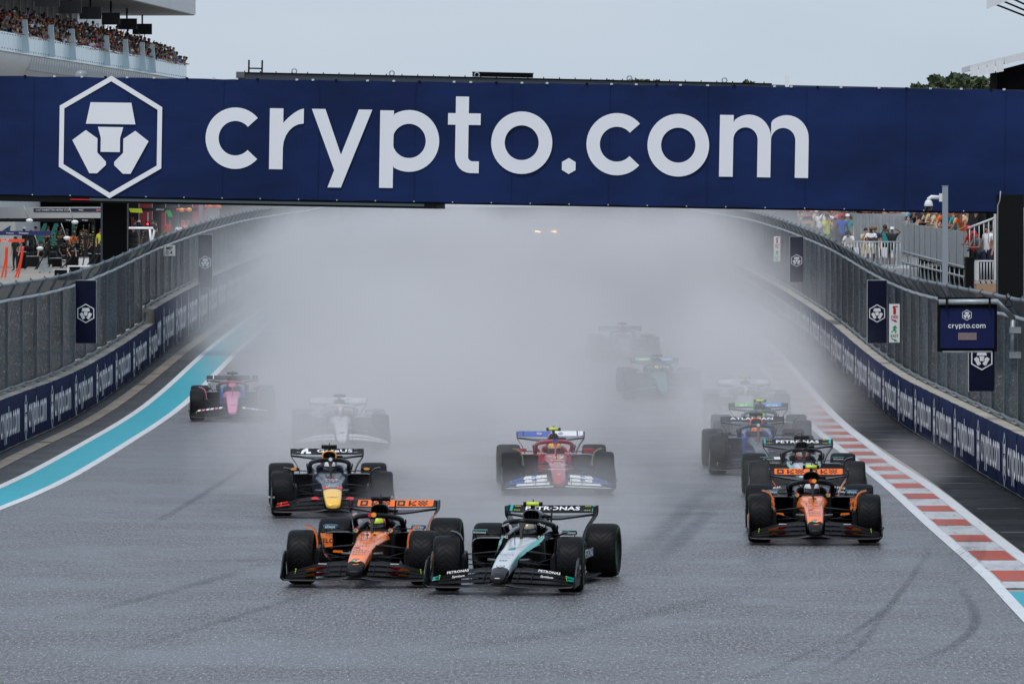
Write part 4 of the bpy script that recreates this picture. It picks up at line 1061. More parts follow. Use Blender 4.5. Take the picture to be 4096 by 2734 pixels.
def gt(rw, on, rot):
    for x0 in (-.44,):
        ring = [(x0 + .085 + .085 * math.cos(R(a)), .05 + .78 * math.sin(R(a))) for a in range(0, 181, 15)]; rin = [(x0 + .085 + .04 * math.cos(R(a)), .05 + .38 * math.sin(R(a))) for a in range(180, 89, -15)]
        MB().face([on(x, t, .016) for x, t in (ring[6:] + rin)]).build('emblem', WHT_D, rw)
        MB().face([on(x, t, .016) for x, t in ((x0+.085, .05), (x0+.17, .05), (x0+.17, .38), (x0+.125, .38), (x0+.125, .9), (x0 + .085, .9))]).build('emblem', WHT_D, rw)
LRB = dict(nose_w=1.18, nose=RBN, nose_tip=YEL, tip_n=5, chassis_side=RBN, pod=RBN, halo=CARB, cover=RBN, intake_rim=AMB, mirror=CARB, mirror_disc=AMB, deflector=CARB, tcam=CARB, fw=CARB2, flap=CARB2, cockpit=RBN,
    rw_items=[gt, flap_text('GeteUS', .13, .135, WHT_D, .50, .02, 1.35, 1.0)] + [flap_disc(s*x, t, .008, WHT_D) for s in (-1, 1) for x in (.47, .50) for t in (.3, .8)],
    nose_items=wl + [nose_text('1', .62, .10, RSK, wide=2.2, bold=.03), nose_poly([(-.03, -.028), (.06, -.028), (.06, .028), (-.03, .028)], .62, RSK), nose_text('HRC', -.86, .055, mat('brown_decal', (.12, .06, .02), .5), wide=1.4), nose_poly([(-.135, -.03), (-.02, .06), (-.135, .12)], -.40, RSK, .006), nose_poly([(.135, -.03), (.135, .12), (.02, .06)], -.40, RSK, .006)],
    items=[i for s in (-1, 1) for i in rb_fw(s)] + [at_text('Mobil', (s*.99, -.72, .33), .05, WHT_D, rot=(R(90), 0, R(30)*s)) for s in (-1, 1)] + [at_text('G', (s*.245, 1.275, .642), .05, WHT_D, bold=.02) for s in (-1, 1)] + [at_disc((0, 1.16, .868), .03, WHT_D)],
    helmet=H1, suit=RBN, driver_label='driver in navy and white helmet in the dark car with yellow nose tip')
def hp(x, m1, m2):
    def f(rw, on, rot):
        flap_disc(x, .5, .046, m1, .015)(rw, on, rot); flap_disc(x, .5, .040, m2, .017)(rw, on, rot)
        put('lettering', text_mesh('hp', .085, .01, shear=.25), m1, rw, loc=on(x, .5, .020), rot=rot)
    return f
def fer_fw(s):
    return [fw_patch([(.20, -.548, .288), (.62, -.50, .25), (.58, -.40, .302), (.20, -.44, .332)], WHT_D, s), fw_patch([(.63, -.50, .249), (.93, -.50, .18), (.93, -.45, .19), (.60, -.40, .30)], HPB, s),
            fw_patch([(.20, -.668, .228), (.60, -.62, .203), (.58, -.505, .244), (.20, -.55, .272)], WHT_D, s), fw_patch([(.61, -.62, .202), (.93, -.59, .15), (.93, -.52, .166), (.60, -.505, .242)], HPB, s),
            fw_patch([(.16, -.80, .175), (.75, -.73, .146), (.72, -.62, .178), (.16, -.67, .212)], WHT_D, s), at_disc((s*.42, -.47, .293), .038, HPB, 1.2, (R(45), 0, 0)), at_disc((s*.42, -.59, .243), .036, HPB, 1.2, (R(45), 0, 0)),
            at_text('hp', (s*.42, -.485, .297), .06, WHT_D, rot=(R(45), 0, 0), shear=.25), fw_patch([(.1, -1.03, .148), (.9, -.90, .112), (.9, -.84, .118), (.1, -.95, .16)], WHT_D, s)]
def shell(par):
    z, sl = nose_top(.30); mb = MB(); n = 16
    for m, k, u in ((WHT_D, 1.18, .005), (AMB, 1.0, .008)):
        mb = MB(); mb.face([(.095*k*math.cos(R(200 - 220*q/n)), .072*k*math.sin(R(200 - 220*q/n)) - .02, 0) for q in range(n+1)][::-1]); mb.build('shell_emblem', m, par, loc=(0, .28, z + u), rot=(sl, 0, 0))
LFE = dict(nose=FER, nose_tip=FER, tip_n=5, chassis_side=FER, pod=FER, pod_top=FER, halo=FER, halo_pillar=FER, cover=FER, intake_rim=CARB, intake='tri', mirror=FER, deflector=gloss('bronze_edge', (150, 140, 100), .4, 0), tcam=LIME, fw=CARB, flap=CARB, cockpit=FER,
    rw_face=HPB, rw_tip=HPB, rw_items=[flap_poly([(-.02, .06), (.53, .06), (.53, .94), (.03, .94)], WHT_D), flap_poly([(.535, .06), (.595, .06), (.595, .94), (.535, .94)], WHT_D), hp(-.20, WHT_D, HPB), hp(.19, HPB, HPB), lambda rw, on, rot: put('lettering', text_mesh('hp', .085, .01, shear=.25), WHT_D, rw, loc=on(.19, .5, .022), rot=rot)] + [flap_poly([(s*.48, .06), (s*.50, .06), (s*.50, .94), (s*.48, .94)][::s], BLK_D, .02) for s in (-1, 1)],
    nose_items=[nose_text('PERONI', .80, .07, WHT_D, wide=1.4), nose_text('44', .62, .13, WHT_D, wide=1.6, bold=.02, shear=.3, tall=1.6), shell] + [nose_text(t, y, .055, WHT_D, wide=1.3, tall=1.7) for t, y in (('aws', .10), ('IBM', -.03), ('VANTAGE', -.16), ('CEVA', -.30), ('Bitdefender', -.52))] + [nose_poly([(-.022, -.03), (.022, -.03), (.022, .03), (-.022, .03)], -.80, YEL)],
    items=[i for s in (-1, 1) for i in fer_fw(s)] + [at_text('Ray-Ban', (s*.245, 1.27, .645), .05, WHT_D, shear=.3) for s in (-1, 1)] + [at_disc((0, 1.16, .868), .03, HPB, 1.6)],
    helmet=H44, suit=FER, driver_label='driver in golden yellow helmet in the red car')
LWI = dict(nose=RBN, nose_tip=RBN, chassis_side=WILB, pod=WILB, pod_top=WILB, halo=RBN, cover=WILB, intake_rim=ORNG, mirror=CARB, tcam=CARB, cockpit=WILB, deflector=CARB2, rw_items=[flap_text('ATLASSIAN', 0, .12, WHT_D, .5, .03, 1.3)],
    nose_items=[nose_text('Santander', .3, .05, WHT_D), nose_disc(.05, .05, ORNG, sy=.6), nose_text('GULF', .05, .035, WHT_D), nose_text('komatsu', -.2, .05, WHT_D), nose_text('DURACELL', -.35, .04, WHT_D)], items=[at_disc((0, 1.16, .868), .03, WHT_D)] + [fw_patch([(.22, -.548, .287), (.34, -.545, .285), (.34, -.45, .328), (.22, -.46, .325)], WHT_D, s) for s in (-1, 1)],
    helmet=HW, suit=WILB, driver_label='driver in orange helmet in the dark blue car')
LAL = dict(nose=PINK, nose_tip=PINK, chassis_side=RBN, pod=CARB, pod_top=RBN, halo=DPINK, halo_pillar=DPINK, cover=RBN, intake_rim=CARB, mirror=CARB, deflector=PINK, tcam=CARB, cockpit=ALPB, endplate_panel=PINK,
    rw_items=[flap_poly([(-.44, .1), (-.18, .1), (-.18, .9), (-.44, .9)], RBN), flap_poly([(.18, .1), (.44, .1), (.44, .9), (.18, .9)], RBN), flap_poly([(-.46, .1), (-.44, .1), (-.44, .9), (-.46, .9)], WHT_D), flap_poly([(.44, .1), (.46, .1), (.46, .9), (.44, .9)], WHT_D)],
    nose_items=[nose_text('BWT', .72, .11, RBN, wide=1.4, bold=.03), nose_text('CASTORE', .40, .05, RBN), nose_text('XEROX', .22, .04, RBN), nose_text('eToro', .02, .04, RBN), nose_text('H&R', -.18, .035, RBN), nose_text('binance', -.35, .045, RBN), nose_text('A', -.72, .13, RBN, wide=1.6, shear=.4)],
    items=[fw_patch([(.25 + .1*k, -.54 + .01*k, .286 - .012*k), (.31 + .1*k, -.54 + .01*k, .28 - .012*k), (.30 + .1*k, -.44, .322 - .014*k), (.22 + .1*k, -.44, .326 - .012*k)], m, s) for s in (-1, 1) for k, m in enumerate((WHT_D, PINK, WHT_D, WHT_D, PINK, WHT_D))], helmet=HA, suit=ALPB, driver_label='driver in blue and pink helmet in the pink-nosed car by the turquoise line')
def white_car(dl, tc): return dict(nose=WHT, nose_tip=WHT, chassis_side=WHT, pod=WHT, pod_top=WHT, halo=WHT, halo_pillar=WHT, cover=WHT, intake_rim=CARB, mirror=WHT, tcam=tc, rw_face=WHT_D, rw_tip=WHT, flap2=WHT, flap1=WHT, rw_items=[flap_text('CASH APP', 0, .1, GREY_D, .5, .02, 1.2)], nose_items=[nose_text('V', -.2, .1, RBN, wide=1.5), nose_disc(-.75, .05, RSK)], helmet=HH, suit=WHT, driver_label=dl)
def green_car(dl, tc): return dict(nose=ASTG, nose_tip=ASTG, chassis_side=ASTG, pod=ASTG, pod_top=ASTG, halo=ASTG, halo_pillar=ASTG, cover=ASTG, intake_rim=CARB, mirror=ASTG, tcam=tc, flap2=ASTG, rw_items=[flap_poly([(-.48, .2), (-.1, .2), (-.1, .95), (-.48, .95)], GREENL), flap_poly([(.1, .2), (.48, .2), (.48, .95), (.1, .95)], CYAN), flap_text('ar', -.29, .16, WHT_D, .5, .02, 1.5), flap_text('co', .29, .16, WHT_D, .5, .02, 1.5)], nose_items=[nose_text('aramco', 0, .07, WHT_D)], helmet=HG, suit=ASTG, driver_label=dl)
car('racing_car', 'orange and black racing car numbered 81, left of the leading pair', -1.985, 89.0, -5.0, L81)
car('racing_car', 'silver and black racing car with lime camera bar, right of the leading pair', -.04, 87.4, -8.2, L12)
car('racing_car', 'dark navy racing car with yellow nose tip behind the orange car on the left', -2.92, 108.6, 2.7, LRB)
car('racing_car', 'orange and black racing car with lime camera bar running beside the red kerb', 4.515, 100.0, -1.35, L4)
car('racing_car', 'red racing car with blue and white wings alone in mid track', .796, 117.2, 1.4, LFE)
car('racing_car', 'silver and black racing car right behind the orange car at the kerb', 4.97, 113.0, -.3, L63)
car('racing_car', 'dark blue racing car reading ATLASSIAN on its rear wing', 4.67, 125.6, .3, LWI)
car('racing_car', 'pink-nosed racing car far left beside the turquoise band', -6.5, 155.7, 2.4, LAL)
car('racing_car', 'white racing car half lost in spray behind the navy car', -3.52, 138.0, 2.4, white_car('driver in white helmet in the spray-hidden white car on the left', CARB))
car('racing_car', 'green racing car with aramco wing directly behind the dark blue car', 5.02, 134.4, -1.0, green_car('driver in green helmet in the green car behind the dark blue one', LIME))
car('racing_car', 'white racing car faint in spray beside the kerb on the right', 5.35, 152.6, -1.0, white_car('driver in white helmet in the faint white car near the kerb', LIME))
car('racing_car', 'green racing car barely visible deep in the spray right of centre', 3.75, 168.0, 1.4, green_car('driver in green helmet in the green car deep in the spray', CARB))
LDK = dict(LWI); LDK.update(driver_label='driver in the farthest dark car hidden in the spray', rw_items=[], far=True)
car('racing_car', 'dark racing car farthest back, a shadow in the spray', 3.2, 190.0, 1.0, LDK)

# ------------------------------------------------------------------ people: skinned bodies in a few poses, shared by everyone
SKINS = [mat(f'skin_{i}', lin(c), .55) for i, c in enumerate(((178, 132, 110), (142, 98, 78), (104, 70, 54), (188, 146, 124), (78, 52, 42)))]
HAIRS = [mat(f'hair_{i}', lin(c), .6) for i, c in enumerate(((30, 22, 18), (60, 42, 30), (18, 16, 16), (120, 92, 60)))]
COLS = {'white': (226, 226, 228), 'black': (22, 22, 24), 'navy': (30, 38, 62), 'grey': (110, 112, 116), 'orange': (232, 104, 34), 'red': (190, 34, 36), 'blue': (46, 78, 160), 'sky blue': (130, 180, 214), 'teal': (36, 140, 140), 'pink': (212, 120, 140), 'lime': (190, 205, 40), 'olive': (92, 92, 62), 'beige': (196, 178, 146), 'purple': (120, 96, 150), 'dark green': (16, 70, 60)}
CLOTH = {k: mat('cloth_' + k.replace(' ', '_'), lin(v), .75, var=.15, vscale=9) for k, v in COLS.items()}
def body(pose):
    "standing figure facing -Y, feet at z=0; slots: 0 skin 1 shirt 2 legs 3 shoes"
    sh_z, lean = 1.42, 0.0
    pel, wa, ch, nk, hd, tp = (0, 0, .93), (0, 0, 1.08), (0, .01, 1.30), (0, 0, 1.48), (0, -.02, 1.60), (0, -.01, 1.70)
    if pose in ('lean', 'rail'):
        wa, ch, nk, hd, tp = (0, -.05, 1.07), (0, -.17, 1.25), (0, -.27, 1.40), (0, -.33, 1.50), (0, -.34, 1.60)
    if pose == 'bend':
        wa, ch, nk, hd, tp = (0, -.12, 1.02), (0, -.34, 1.10), (0, -.50, 1.14), (0, -.58, 1.18), (0, -.60, 1.28)
    B = [(pel, (.15, .105), wa, (.135, .10), 1), (wa, (.135, .10), ch, (.165, .11), 1), (ch, (.165, .11), nk, (.055, .055), 1), (nk, (.055, .055), hd, (.083, .095), 0), (hd, (.083, .095), tp, (.062, .075), 0)]
    nz = (hd[0], hd[1] - .105, hd[2] - .005); B.append((hd, (.083, .095), nz, (.016, .016), 0))
    for s in (-1, 1):
        sh = (s*.185, ch[1] + .0, ch[2] + .10)
        fx = lambda *p: (s*p[0], p[1], p[2])
        if pose == 'stand': el, wr = fx(.25, .03, 1.12), fx(.25, -.06, .87)
        elif pose == 'phone': el, wr = fx(.24, -.20, 1.22), fx(.09, -.36, 1.52)
        elif pose == 'lean': el, wr = fx(.26, -.30, 1.10), fx(.10, -.50, 1.10)
        elif pose == 'rail': el, wr = (fx(.27, -.30, 1.08), fx(.20, -.52, .98))
        elif pose == 'wave': el, wr = (fx(.33, -.05, 1.52), fx(.30, -.12, 1.80)) if s > 0 else (fx(.26, -.2, 1.14), fx(.10, -.42, 1.20))
        elif pose == 'cross': el, wr = fx(.25, -.04, 1.14), fx(-.06, -.20, 1.18 + s*.03)
        elif pose == 'head': el, wr = fx(.36, -.06, 1.56), fx(.16, -.06, 1.66)
        else: el, wr = fx(.24, -.42, .86), fx(.18, -.58, .66)
        mid = tuple((sh[i] + el[i]) / 2 for i in range(3))
        B += [(ch, (.165, .11), sh, (.075, .075), 1), (sh, (.075, .075), mid, (.052, .052), 1), (mid, (.052, .052), el, (.042, .042), 0), (el, (.042, .042), wr, (.030, .030), 0)]
        v = Vector(wr) - Vector(el); v.normalize(); pm = tuple(Vector(wr) + v * .055); B.append((wr, (.030, .030), pm, (.034, .022), 0))
        side = v.cross(Vector((0, 0, 1))); side = side.normalized() if side.length > .1 else Vector((1, 0, 0))
        for q in (-1.5, -.5, .5, 1.5):
            B.append((pm, (.034, .022), tuple(Vector(pm) + v * (.065 - abs(q)*.008) + side * q * .017), (.0085, .0085), 0))
        B.append((pm, (.034, .022), tuple(Vector(pm) + side * .045 + v * .012), (.009, .009), 0))
        hp_, kn, an, toe = (s*.095, .0, .86), (s*.105, -.02 if pose != 'bend' else -.1, .49), (s*.11, .02, .09), (s*.12, -.13, .04)
        km = (s*.10, -.01, .60)
        B += [(pel, (.15, .105), hp_, (.092, .092), 2), (hp_, (.092, .092), km, (.070, .070), 2), (km, (.070, .070), kn, (.058, .058), 4), (kn, (.058, .058), an, (.040, .040), 4), (an, (.040, .040), toe, (.035, .035), 3)]
    return skin_mesh('body_' + pose, B)
_bd = {}
def hair_me():
    mb = MB(); mb.lathe([(.001, .125), (.05, .118), (.083, .085), (.098, .03), (.096, -.03)], 12, 'z')
    mb.v = [(x * .95, y * 1.08 + (.02 if z < 0 else .008), z + (.02 if y < -.03 and z < .03 else 0)) for x, y, z in mb.v]; return mb.mesh('hair')
def cap_me():
    mb = MB(); mb.lathe([(.001, .13), (.055, .124), (.088, .09), (.102, .04), (.103, .015)], 14, 'z'); mb.v = [(x * .95, y * 1.08, z) for x, y, z in mb.v]
    mb.prism([(-.075, -.09, .02), (-.06, -.165, .012), (0, -.185, .012), (.06, -.165, .012), (.075, -.09, .02)], (0, 0, .012)); return mb.mesh('cap')
def shades_me(): return MB().box((0, -.093, .0), (.14, .03, .04)).mesh('sunglasses')
def phone_me(): return MB().box((0, 0, 0), (.15, .012, .08)).mesh('phone')
HEADPOS = {'stand': (-.02, 1.60), 'phone': (-.02, 1.60), 'lean': (-.33, 1.50), 'rail': (-.33, 1.50), 'wave': (-.02, 1.60), 'cross': (-.02, 1.60), 'head': (-.02, 1.60), 'bend': (-.58, 1.18)}
def person(loc, rz, pose, shirt, legs, head, label, group, skin=None, shorts=False, cap=None, scale=1.0, shades=False, shoe='black', phone=None, h=None, r_=rnd):
    me = _bd.get(pose)
    if me is None: me = _bd[pose] = body(pose)
    sk = SKINS[skin if skin is not None else r_.choice((0, 0, 1, 1, 2, 3, 3, 4))]; lg = CLOTH[legs]
    k = scale * r_.uniform(.96, 1.05)
    p = put('person', me, [sk, CLOTH[shirt], lg, CLOTH[shoe], sk if shorts else lg], None, loc=loc, rot=(0, 0, rz), scale=(k, k, k), label=label, cat='person', group=group)
    y, z = HEADPOS[pose]
    if cap: put('cap', shared('cap_me', cap_me), CLOTH[cap], p, loc=(0, y, z + .04))
    elif head: put('hair', shared('hair_me', hair_me), HAIRS[h if h is not None else r_.randrange(4)], p, loc=(0, y, z + .035))
    if shades: put('sunglasses', shared('shades_me', shades_me), BLKG, p, loc=(0, y, z + .015))
    if phone: put('phone', shared('phone_me', phone_me), BLK_D, None, loc=Matrix.Translation(loc) @ Matrix.Rotation(rz, 4, 'Z') @ Vector((0, -.42 * k, 1.57 * k)), rot=(0, 0, rz), label=phone, cat='phone', group='phones held up by spectators')
    return p

def crowd_mass(label, spots, seed, parent_col=None):
    "figures too many and too hidden to tell apart: one object of kind stuff; spots: [(loc, rz, poses)]"
    rr = random.Random(seed); cl = [CLOTH[c] for c in ('black', 'grey', 'white', 'navy', 'beige', 'sky blue', 'olive', 'orange')]; mats = SKINS + cl + HAIRS[:2]; mb = MB()
    hm = shared('hair_me', hair_me)
    for loc, rz, poses in spots:
        pose = rr.choice(poses)
        if pose not in _bd: _bd[pose] = body(pose)
        M = Matrix.Translation(loc) @ Matrix.Rotation(rz, 4, 'Z') @ Matrix.Scale(rr.uniform(.94, 1.06), 4); sk = rr.randrange(5); sh = 5 + rr.randrange(8); lg = 5 + rr.choice((0, 1, 3))
        sl_ = [sk, sh, lg, 5, lg]; o = len(mb.v)
        for me, off, mp in ((_bd[pose], Vector((0, 0, 0)), sl_), (hm, Vector((0, HEADPOS[pose][0], HEADPOS[pose][1] + .035)), [13 + rr.randrange(2)])):
            o = len(mb.v); mb.v += [tuple(M @ (v.co + off)) for v in me.vertices]
            for p in me.polygons: mb.f.append([i + o for i in p.vertices]); mb.m.append(mp[p.material_index]); mb.s.append(True)
    return mb.build('crowd', mats, label=label, cat='crowd', kind='stuff')
# ------------------------------------------------------------------ pit building with its crowded balcony (upper left)
def pit_building():
    A, Bp = Vector((-30.6, 400, 0)), Vector((-24.45, 489, 0))          # balcony edge from near (outside frame left) to its far end
    ax = (Bp - A).normalized(); out = Vector((ax.y, -ax.x, 0))          # towards the track
    A = A - ax * 18; Ln = (Bp - A).length
    rz = math.atan2(ax.y, ax.x)
    b = thing('pit_building', 'white pit building with crowded glass balcony and overhanging roof', 'building', A, rz)
    WH = mat('building_white', (.62, .63, .63), .6, var=.06, vscale=.2); SOF = mat('soffit_grey', (.36, .36, .35), .7); GREYW = mat('recessed_grey_wall', (.20, .20, .20), .7)
    GLASS = mat('frosted_balustrade', lin((205, 224, 230)), .25, coat=.3); FZ = 14.15
    # local: x along the facade (near -> far), y away from the track, z up
    MB().bbox((-60, .25, 10.6), (Ln, 9, FZ - .02)).build('balcony_slab', WH, b)
    MB().bbox((-60, .35, zg(440)), (Ln - 1, 9, 10.6)).build('lower_wall', WH, b)
    mb = MB(); n = 12
    mb.loft([[(-60, .28 - .9 + .9*(k/n)**2, FZ - .06 - 1.5*k/n) for k in range(n+1)], [(Ln, .28 - .9 + .9*(k/n)**2, FZ - .06 - 1.5*k/n) for k in range(n+1)]], 0, (False, False), True, False); mb.build('curved_fascia', WH, b)
    for i in range(70):
        x = Ln - .4 - i * 1.15
        MB().lathe([(.001, .9), (.26, .9), (.30, .7), (.30, 0)], 8, 'z', c=(x, -.35, FZ - .95), arc=(math.pi, 2*math.pi)).build('scallop', mat('scallop_grey', (.42, .43, .43), .6), b)
    i = 0; x = Ln
    while x > -8:
        w = 2.2
        MB().bbox((x - w + .02, -.72, FZ - .06), (x - .02, -.70, FZ + 1.10)).build('glass_panel', GLASS, b)
        for q in range(2):
            for zz in (.12, .98): MB().box((x - w * (.25 + .5 * q), -.735, FZ + zz), (.06, .03, .06)).build('glass_clamp', BLACK, b)
        x -= w; i += 1
    for xp in (44, 150, 235, 375, 452, 520, 560):
        # fins stand square to the facade; find where the photo column meets it
        t_ = (xp - 2048) / F; x = (A.x - t_ * A.y) / (t_ * ax.y - ax.x)
        MB().prism([(x, -1.15, FZ), (x, -.62, FZ), (x, -.70, FZ + 2.0), (x, -1.0, FZ + 2.0)], (.12, 0, 0)).build('tapered_fin', GLASS, b)
    # roof slab with grey soffit, back wall with pale mullions
    MB().prism([(-60, -1.2, 18.85), (Ln + 1.6, -1.2, 18.85), (Ln + 1.6, -1.2, 21.4), (-60, -1.2, 21.4)], (0, 9, 0)).build('roof', WH, b)
    MB().bbox((-60, -1.1, 18.80), (Ln + 1.5, 7.7, 18.845)).build('soffit', SOF, b)
    MB().bbox((-60, 5.5, FZ), (Ln - 16, 5.7, 18.79)).build('back_wall', GREYW, b)
    for i in range(22):
        x = Ln - 17 - i * 3.2; MB().bbox((x, 5.38, FZ), (x + .16, 5.49, 18.78)).build('mullion', WH, b)
    MB().bbox((Ln - 15.5, 5.2, FZ), (Ln - 1.0, 5.6, 18.5)).build('end_wall', mat('sky_tinted_glass', (.52, .60, .66), .2), b)
    # hanging screens, each its own thing
    SCR = mat('screen_black', (.006, .006, .007), .35)
    for k, (x0, x1, y0, y1) in enumerate(((142, 240, -12, 28), (236, 327, 4, 55), (319, 407, 29, 78), (408, 481, 52, 100), (468, 549, 75, 119), (531, 609, 96, 139))):
        dd = 404 + k * 17.0
        a, c = px(x0, y1, dd), px(x1, y0, dd)
        t = thing('hanging_screen', f'black display screen hanging under the balcony roof, {["nearest of six", "second of six", "third of six", "fourth of six", "fifth of six", "farthest of six"][k]}', 'screen', ((a.x + c.x)/2, dd, a.z), 0, 'screens hanging over the balcony')
        w, hh = c.x - a.x, c.z - a.z
        MB().bbox((-w/2, 0, 0), (w/2, .12, hh)).build('panel', SCR, t); MB().bbox((-.06, .03, hh), (.06, .12, max(hh + .3, 18.8 - a.z))).build('hanger', BLACK, t)
    # the crowd at the rail
    r2 = random.Random(5); G = 'spectators on the pit building balcony'
    front = ['black', 'grey', 'white', 'black', 'navy', 'sky blue', 'orange', 'pink', 'olive', 'black', 'purple', 'beige', 'grey', 'black', 'white', 'navy']
    for row, (yy, n, step, poses, zz, nm) in enumerate(((-.42, 72, 1.24, ('rail', 'lean', 'lean', 'phone'), 0, 'at the balcony rail'), (.25, 50, 1.78, ('phone', 'stand', 'lean', 'phone', 'cross'), .48, 'in the second balcony row'), (1.1, 34, 2.5, ('stand', 'phone', 'wave', 'phone'), .98, 'in the third balcony row'), (1.9, 16, 4.6, ('stand', 'phone', 'wave', 'cross'), 1.45, 'in the back balcony row'))):
        for i in range(n):
            x = Ln - .25 - i * step - r2.uniform(-.25, .25) * step
            if row >= 2 and x > Ln - 6 * (row - 1): continue
            pose = r2.choice(poses); shirt = r2.choice(front); cap = r2.choice((None, None, None, 'black', 'white', 'black', None, None, None, 'orange')) if row else r2.choice((None, None, None, None, None, None, 'orange', 'black'))
            lw = A + ax * x - out * yy; lw.z = FZ + zz
            person(lw, math.pi/2 * 0 + rz - math.pi/2 + r2.uniform(-.5, .9) + R(62), pose, shirt, r2.choice(('black', 'navy', 'beige', 'grey')), True, f'spectator in {shirt} top{", " + cap + " cap" if cap else ""}, {nm}, {ordn(i + 1)} from far end', G, cap=cap, r_=r2, scale=1.0 + (.04 if row else 0), shades=r2.random() < .3)
    for y0, y1, hh in ((-.05, .6, .48), (.605, 1.5, .98), (1.505, 2.6, 1.45)): MB().bbox((-12, y0, FZ), (Ln - (6 if hh > 1 else 0), y1, FZ + hh)).build('viewing_step', SOF, b)
    sp = []
    for row, (yy, step, zz) in enumerate(((-.1, 1.6, .2), (.7, 1.5, .75), (1.5, 1.7, 1.2))):
        x = Ln - 1 - row * 4
        while x > 14: sp.append((A + ax * (x + r2.uniform(-.4, .4)) - out * yy + Vector((0, 0, FZ + zz)), rz - math.pi/2 + R(62) + r2.uniform(-.5, .8), ('phone', 'stand', 'lean', 'wave', 'cross'))); x -= step
    crowd_mass('dense crowd filling the gaps on the pit building balcony', sp, 3)
pit_building()

# ------------------------------------------------------------------ signs on the fences
SIGNW = mat('sign_white', (.84, .85, .86), .5)
def fence_banner(x0, x1, y0, y1, d, label):
    a, b = px(x0, y1, d), px(x1, y0, d); w, h = b.x - a.x, b.z - a.z
    t = thing('fence_banner', label, 'banner', ((a.x + b.x)/2, d, a.z), 0, 'navy banners hung on the debris fences')
    MB().bbox((-w/2, 0, 0), (w/2, .03, h)).build('board', NAVY2, t)
    MB().bbox((-w/2 - .008, .035, -.008), (w/2 + .008, .045, h + .008)).build('backing', SIGNW, t)
    put('logo', PRINT_M, WHITE_PRINT, t, loc=(0, -.012, h * .475), scale=(w * .95, 1, w * .95))
fence_banner(302, 384, 1121, 1372, 159, 'navy lion-logo banner on the left fence, nearest and sharpest there')
fence_banner(793, 849, 938, 1150, 220, 'navy lion-logo banner on the left fence fading into the spray')
fence_banner(3470, 3547, 1121, 1372, 163, 'navy lion-logo banner beside the FIRE and EXIT sign on the right fence')
fence_banner(3876, 3979, 1285, 1564, 124, 'navy lion-logo banner half hidden behind the light panel on the right')
fence_banner(3160, 3213, 946, 1128, 211, 'navy lion-logo banner on the right fence fading into the spray')
def mp_sign():
    a, b = px(654, 1023, 197), px(701, 980, 197); w, h = b.x - a.x, b.z - a.z
    t = thing('marshal_post_sign', 'small white sign reading MP 0.4 on the left fence', 'sign', ((a.x + b.x)/2, 197, a.z))
    MB().bbox((-w/2, 0, 0), (w/2, .02, h)).build('board', SIGNW, t)
    decal('MP', .15, BLK_D, t, (0, -.008, h * .70), bold=.006); decal('0.4', .15, BLK_D, t, (0, -.008, h * .29), bold=.006)
mp_sign()
def fire_sign(x0, x1, y0, y1, d, label):
    a, b = px(x0, y1, d), px(x1, y0, d); w, h = b.x - a.x, b.z - a.z
    t = thing('fire_exit_sign', label, 'sign', ((a.x + b.x)/2, d, a.z), 0, 'white FIRE and EXIT signs on the right fence')
    MB().bbox((-w/2, 0, 0), (w/2, .02, h)).build('board', SIGNW, t)
    RD, GN = mat('sign_red', lin((200, 24, 36)), .5), mat('sign_green', lin((30, 150, 60)), .5); y = -.006
    def poly(nm, pts, m): MB().face([(x * w, y, z * h) for x, z in pts]).build(nm, m, t)
    poly('extinguisher_icon', [(-.12, .73), (.14, .73), (.14, .87), (.05, .91), (.3, .92), (.3, .955), (.05, .94), (-.05, .95), (-.2, .93), (-.12, .87)], RD)
    poly('arrow_icon', [(-.32, .605), (-.1, .57), (-.05, .585), (.28, .53), (.1, .54), (.02, .555), (-.25, .575)][::1], RD)
    poly('arrow_icon', [(-.3, .62), (.0, .575), (.02, .60), (.3, .535), (-.02, .535), (.0, .555), (-.3, .595)], RD)
    poly('runner_icon', [(.05, .44), (.14, .44), (.14, .415), (.3, .37), (.25, .36), (.12, .385), (.08, .34), (.2, .30), (.12, .235), (.05, .24), (.1, .29), (-.06, .31), (-.2, .27), (-.32, .28), (-.3, .295), (-.18, .295), (-.02, .40), (-.15, .37), (-.2, .38), (-.1, .41)][::-1], GN)
    poly('arrow_icon', [(-.3, .12), (.0, .075), (.02, .10), (.3, .035), (-.02, .035), (.0, .055), (-.3, .095)], GN)
    decal('FIRE', 0.088 * w / .25, RD, t, (0, -.01, h * .66), bold=.02); decal('EXIT', 0.088 * w / .25, GN, t, (0, -.01, h * .17), bold=.02)
fire_sign(3557, 3599, 1215, 1369, 157, 'white FIRE and EXIT sign with red and green icons, nearest on the right fence')
fire_sign(3095, 3121, 945, 1046, 227, 'faded white FIRE and EXIT sign far along the right fence in spray')
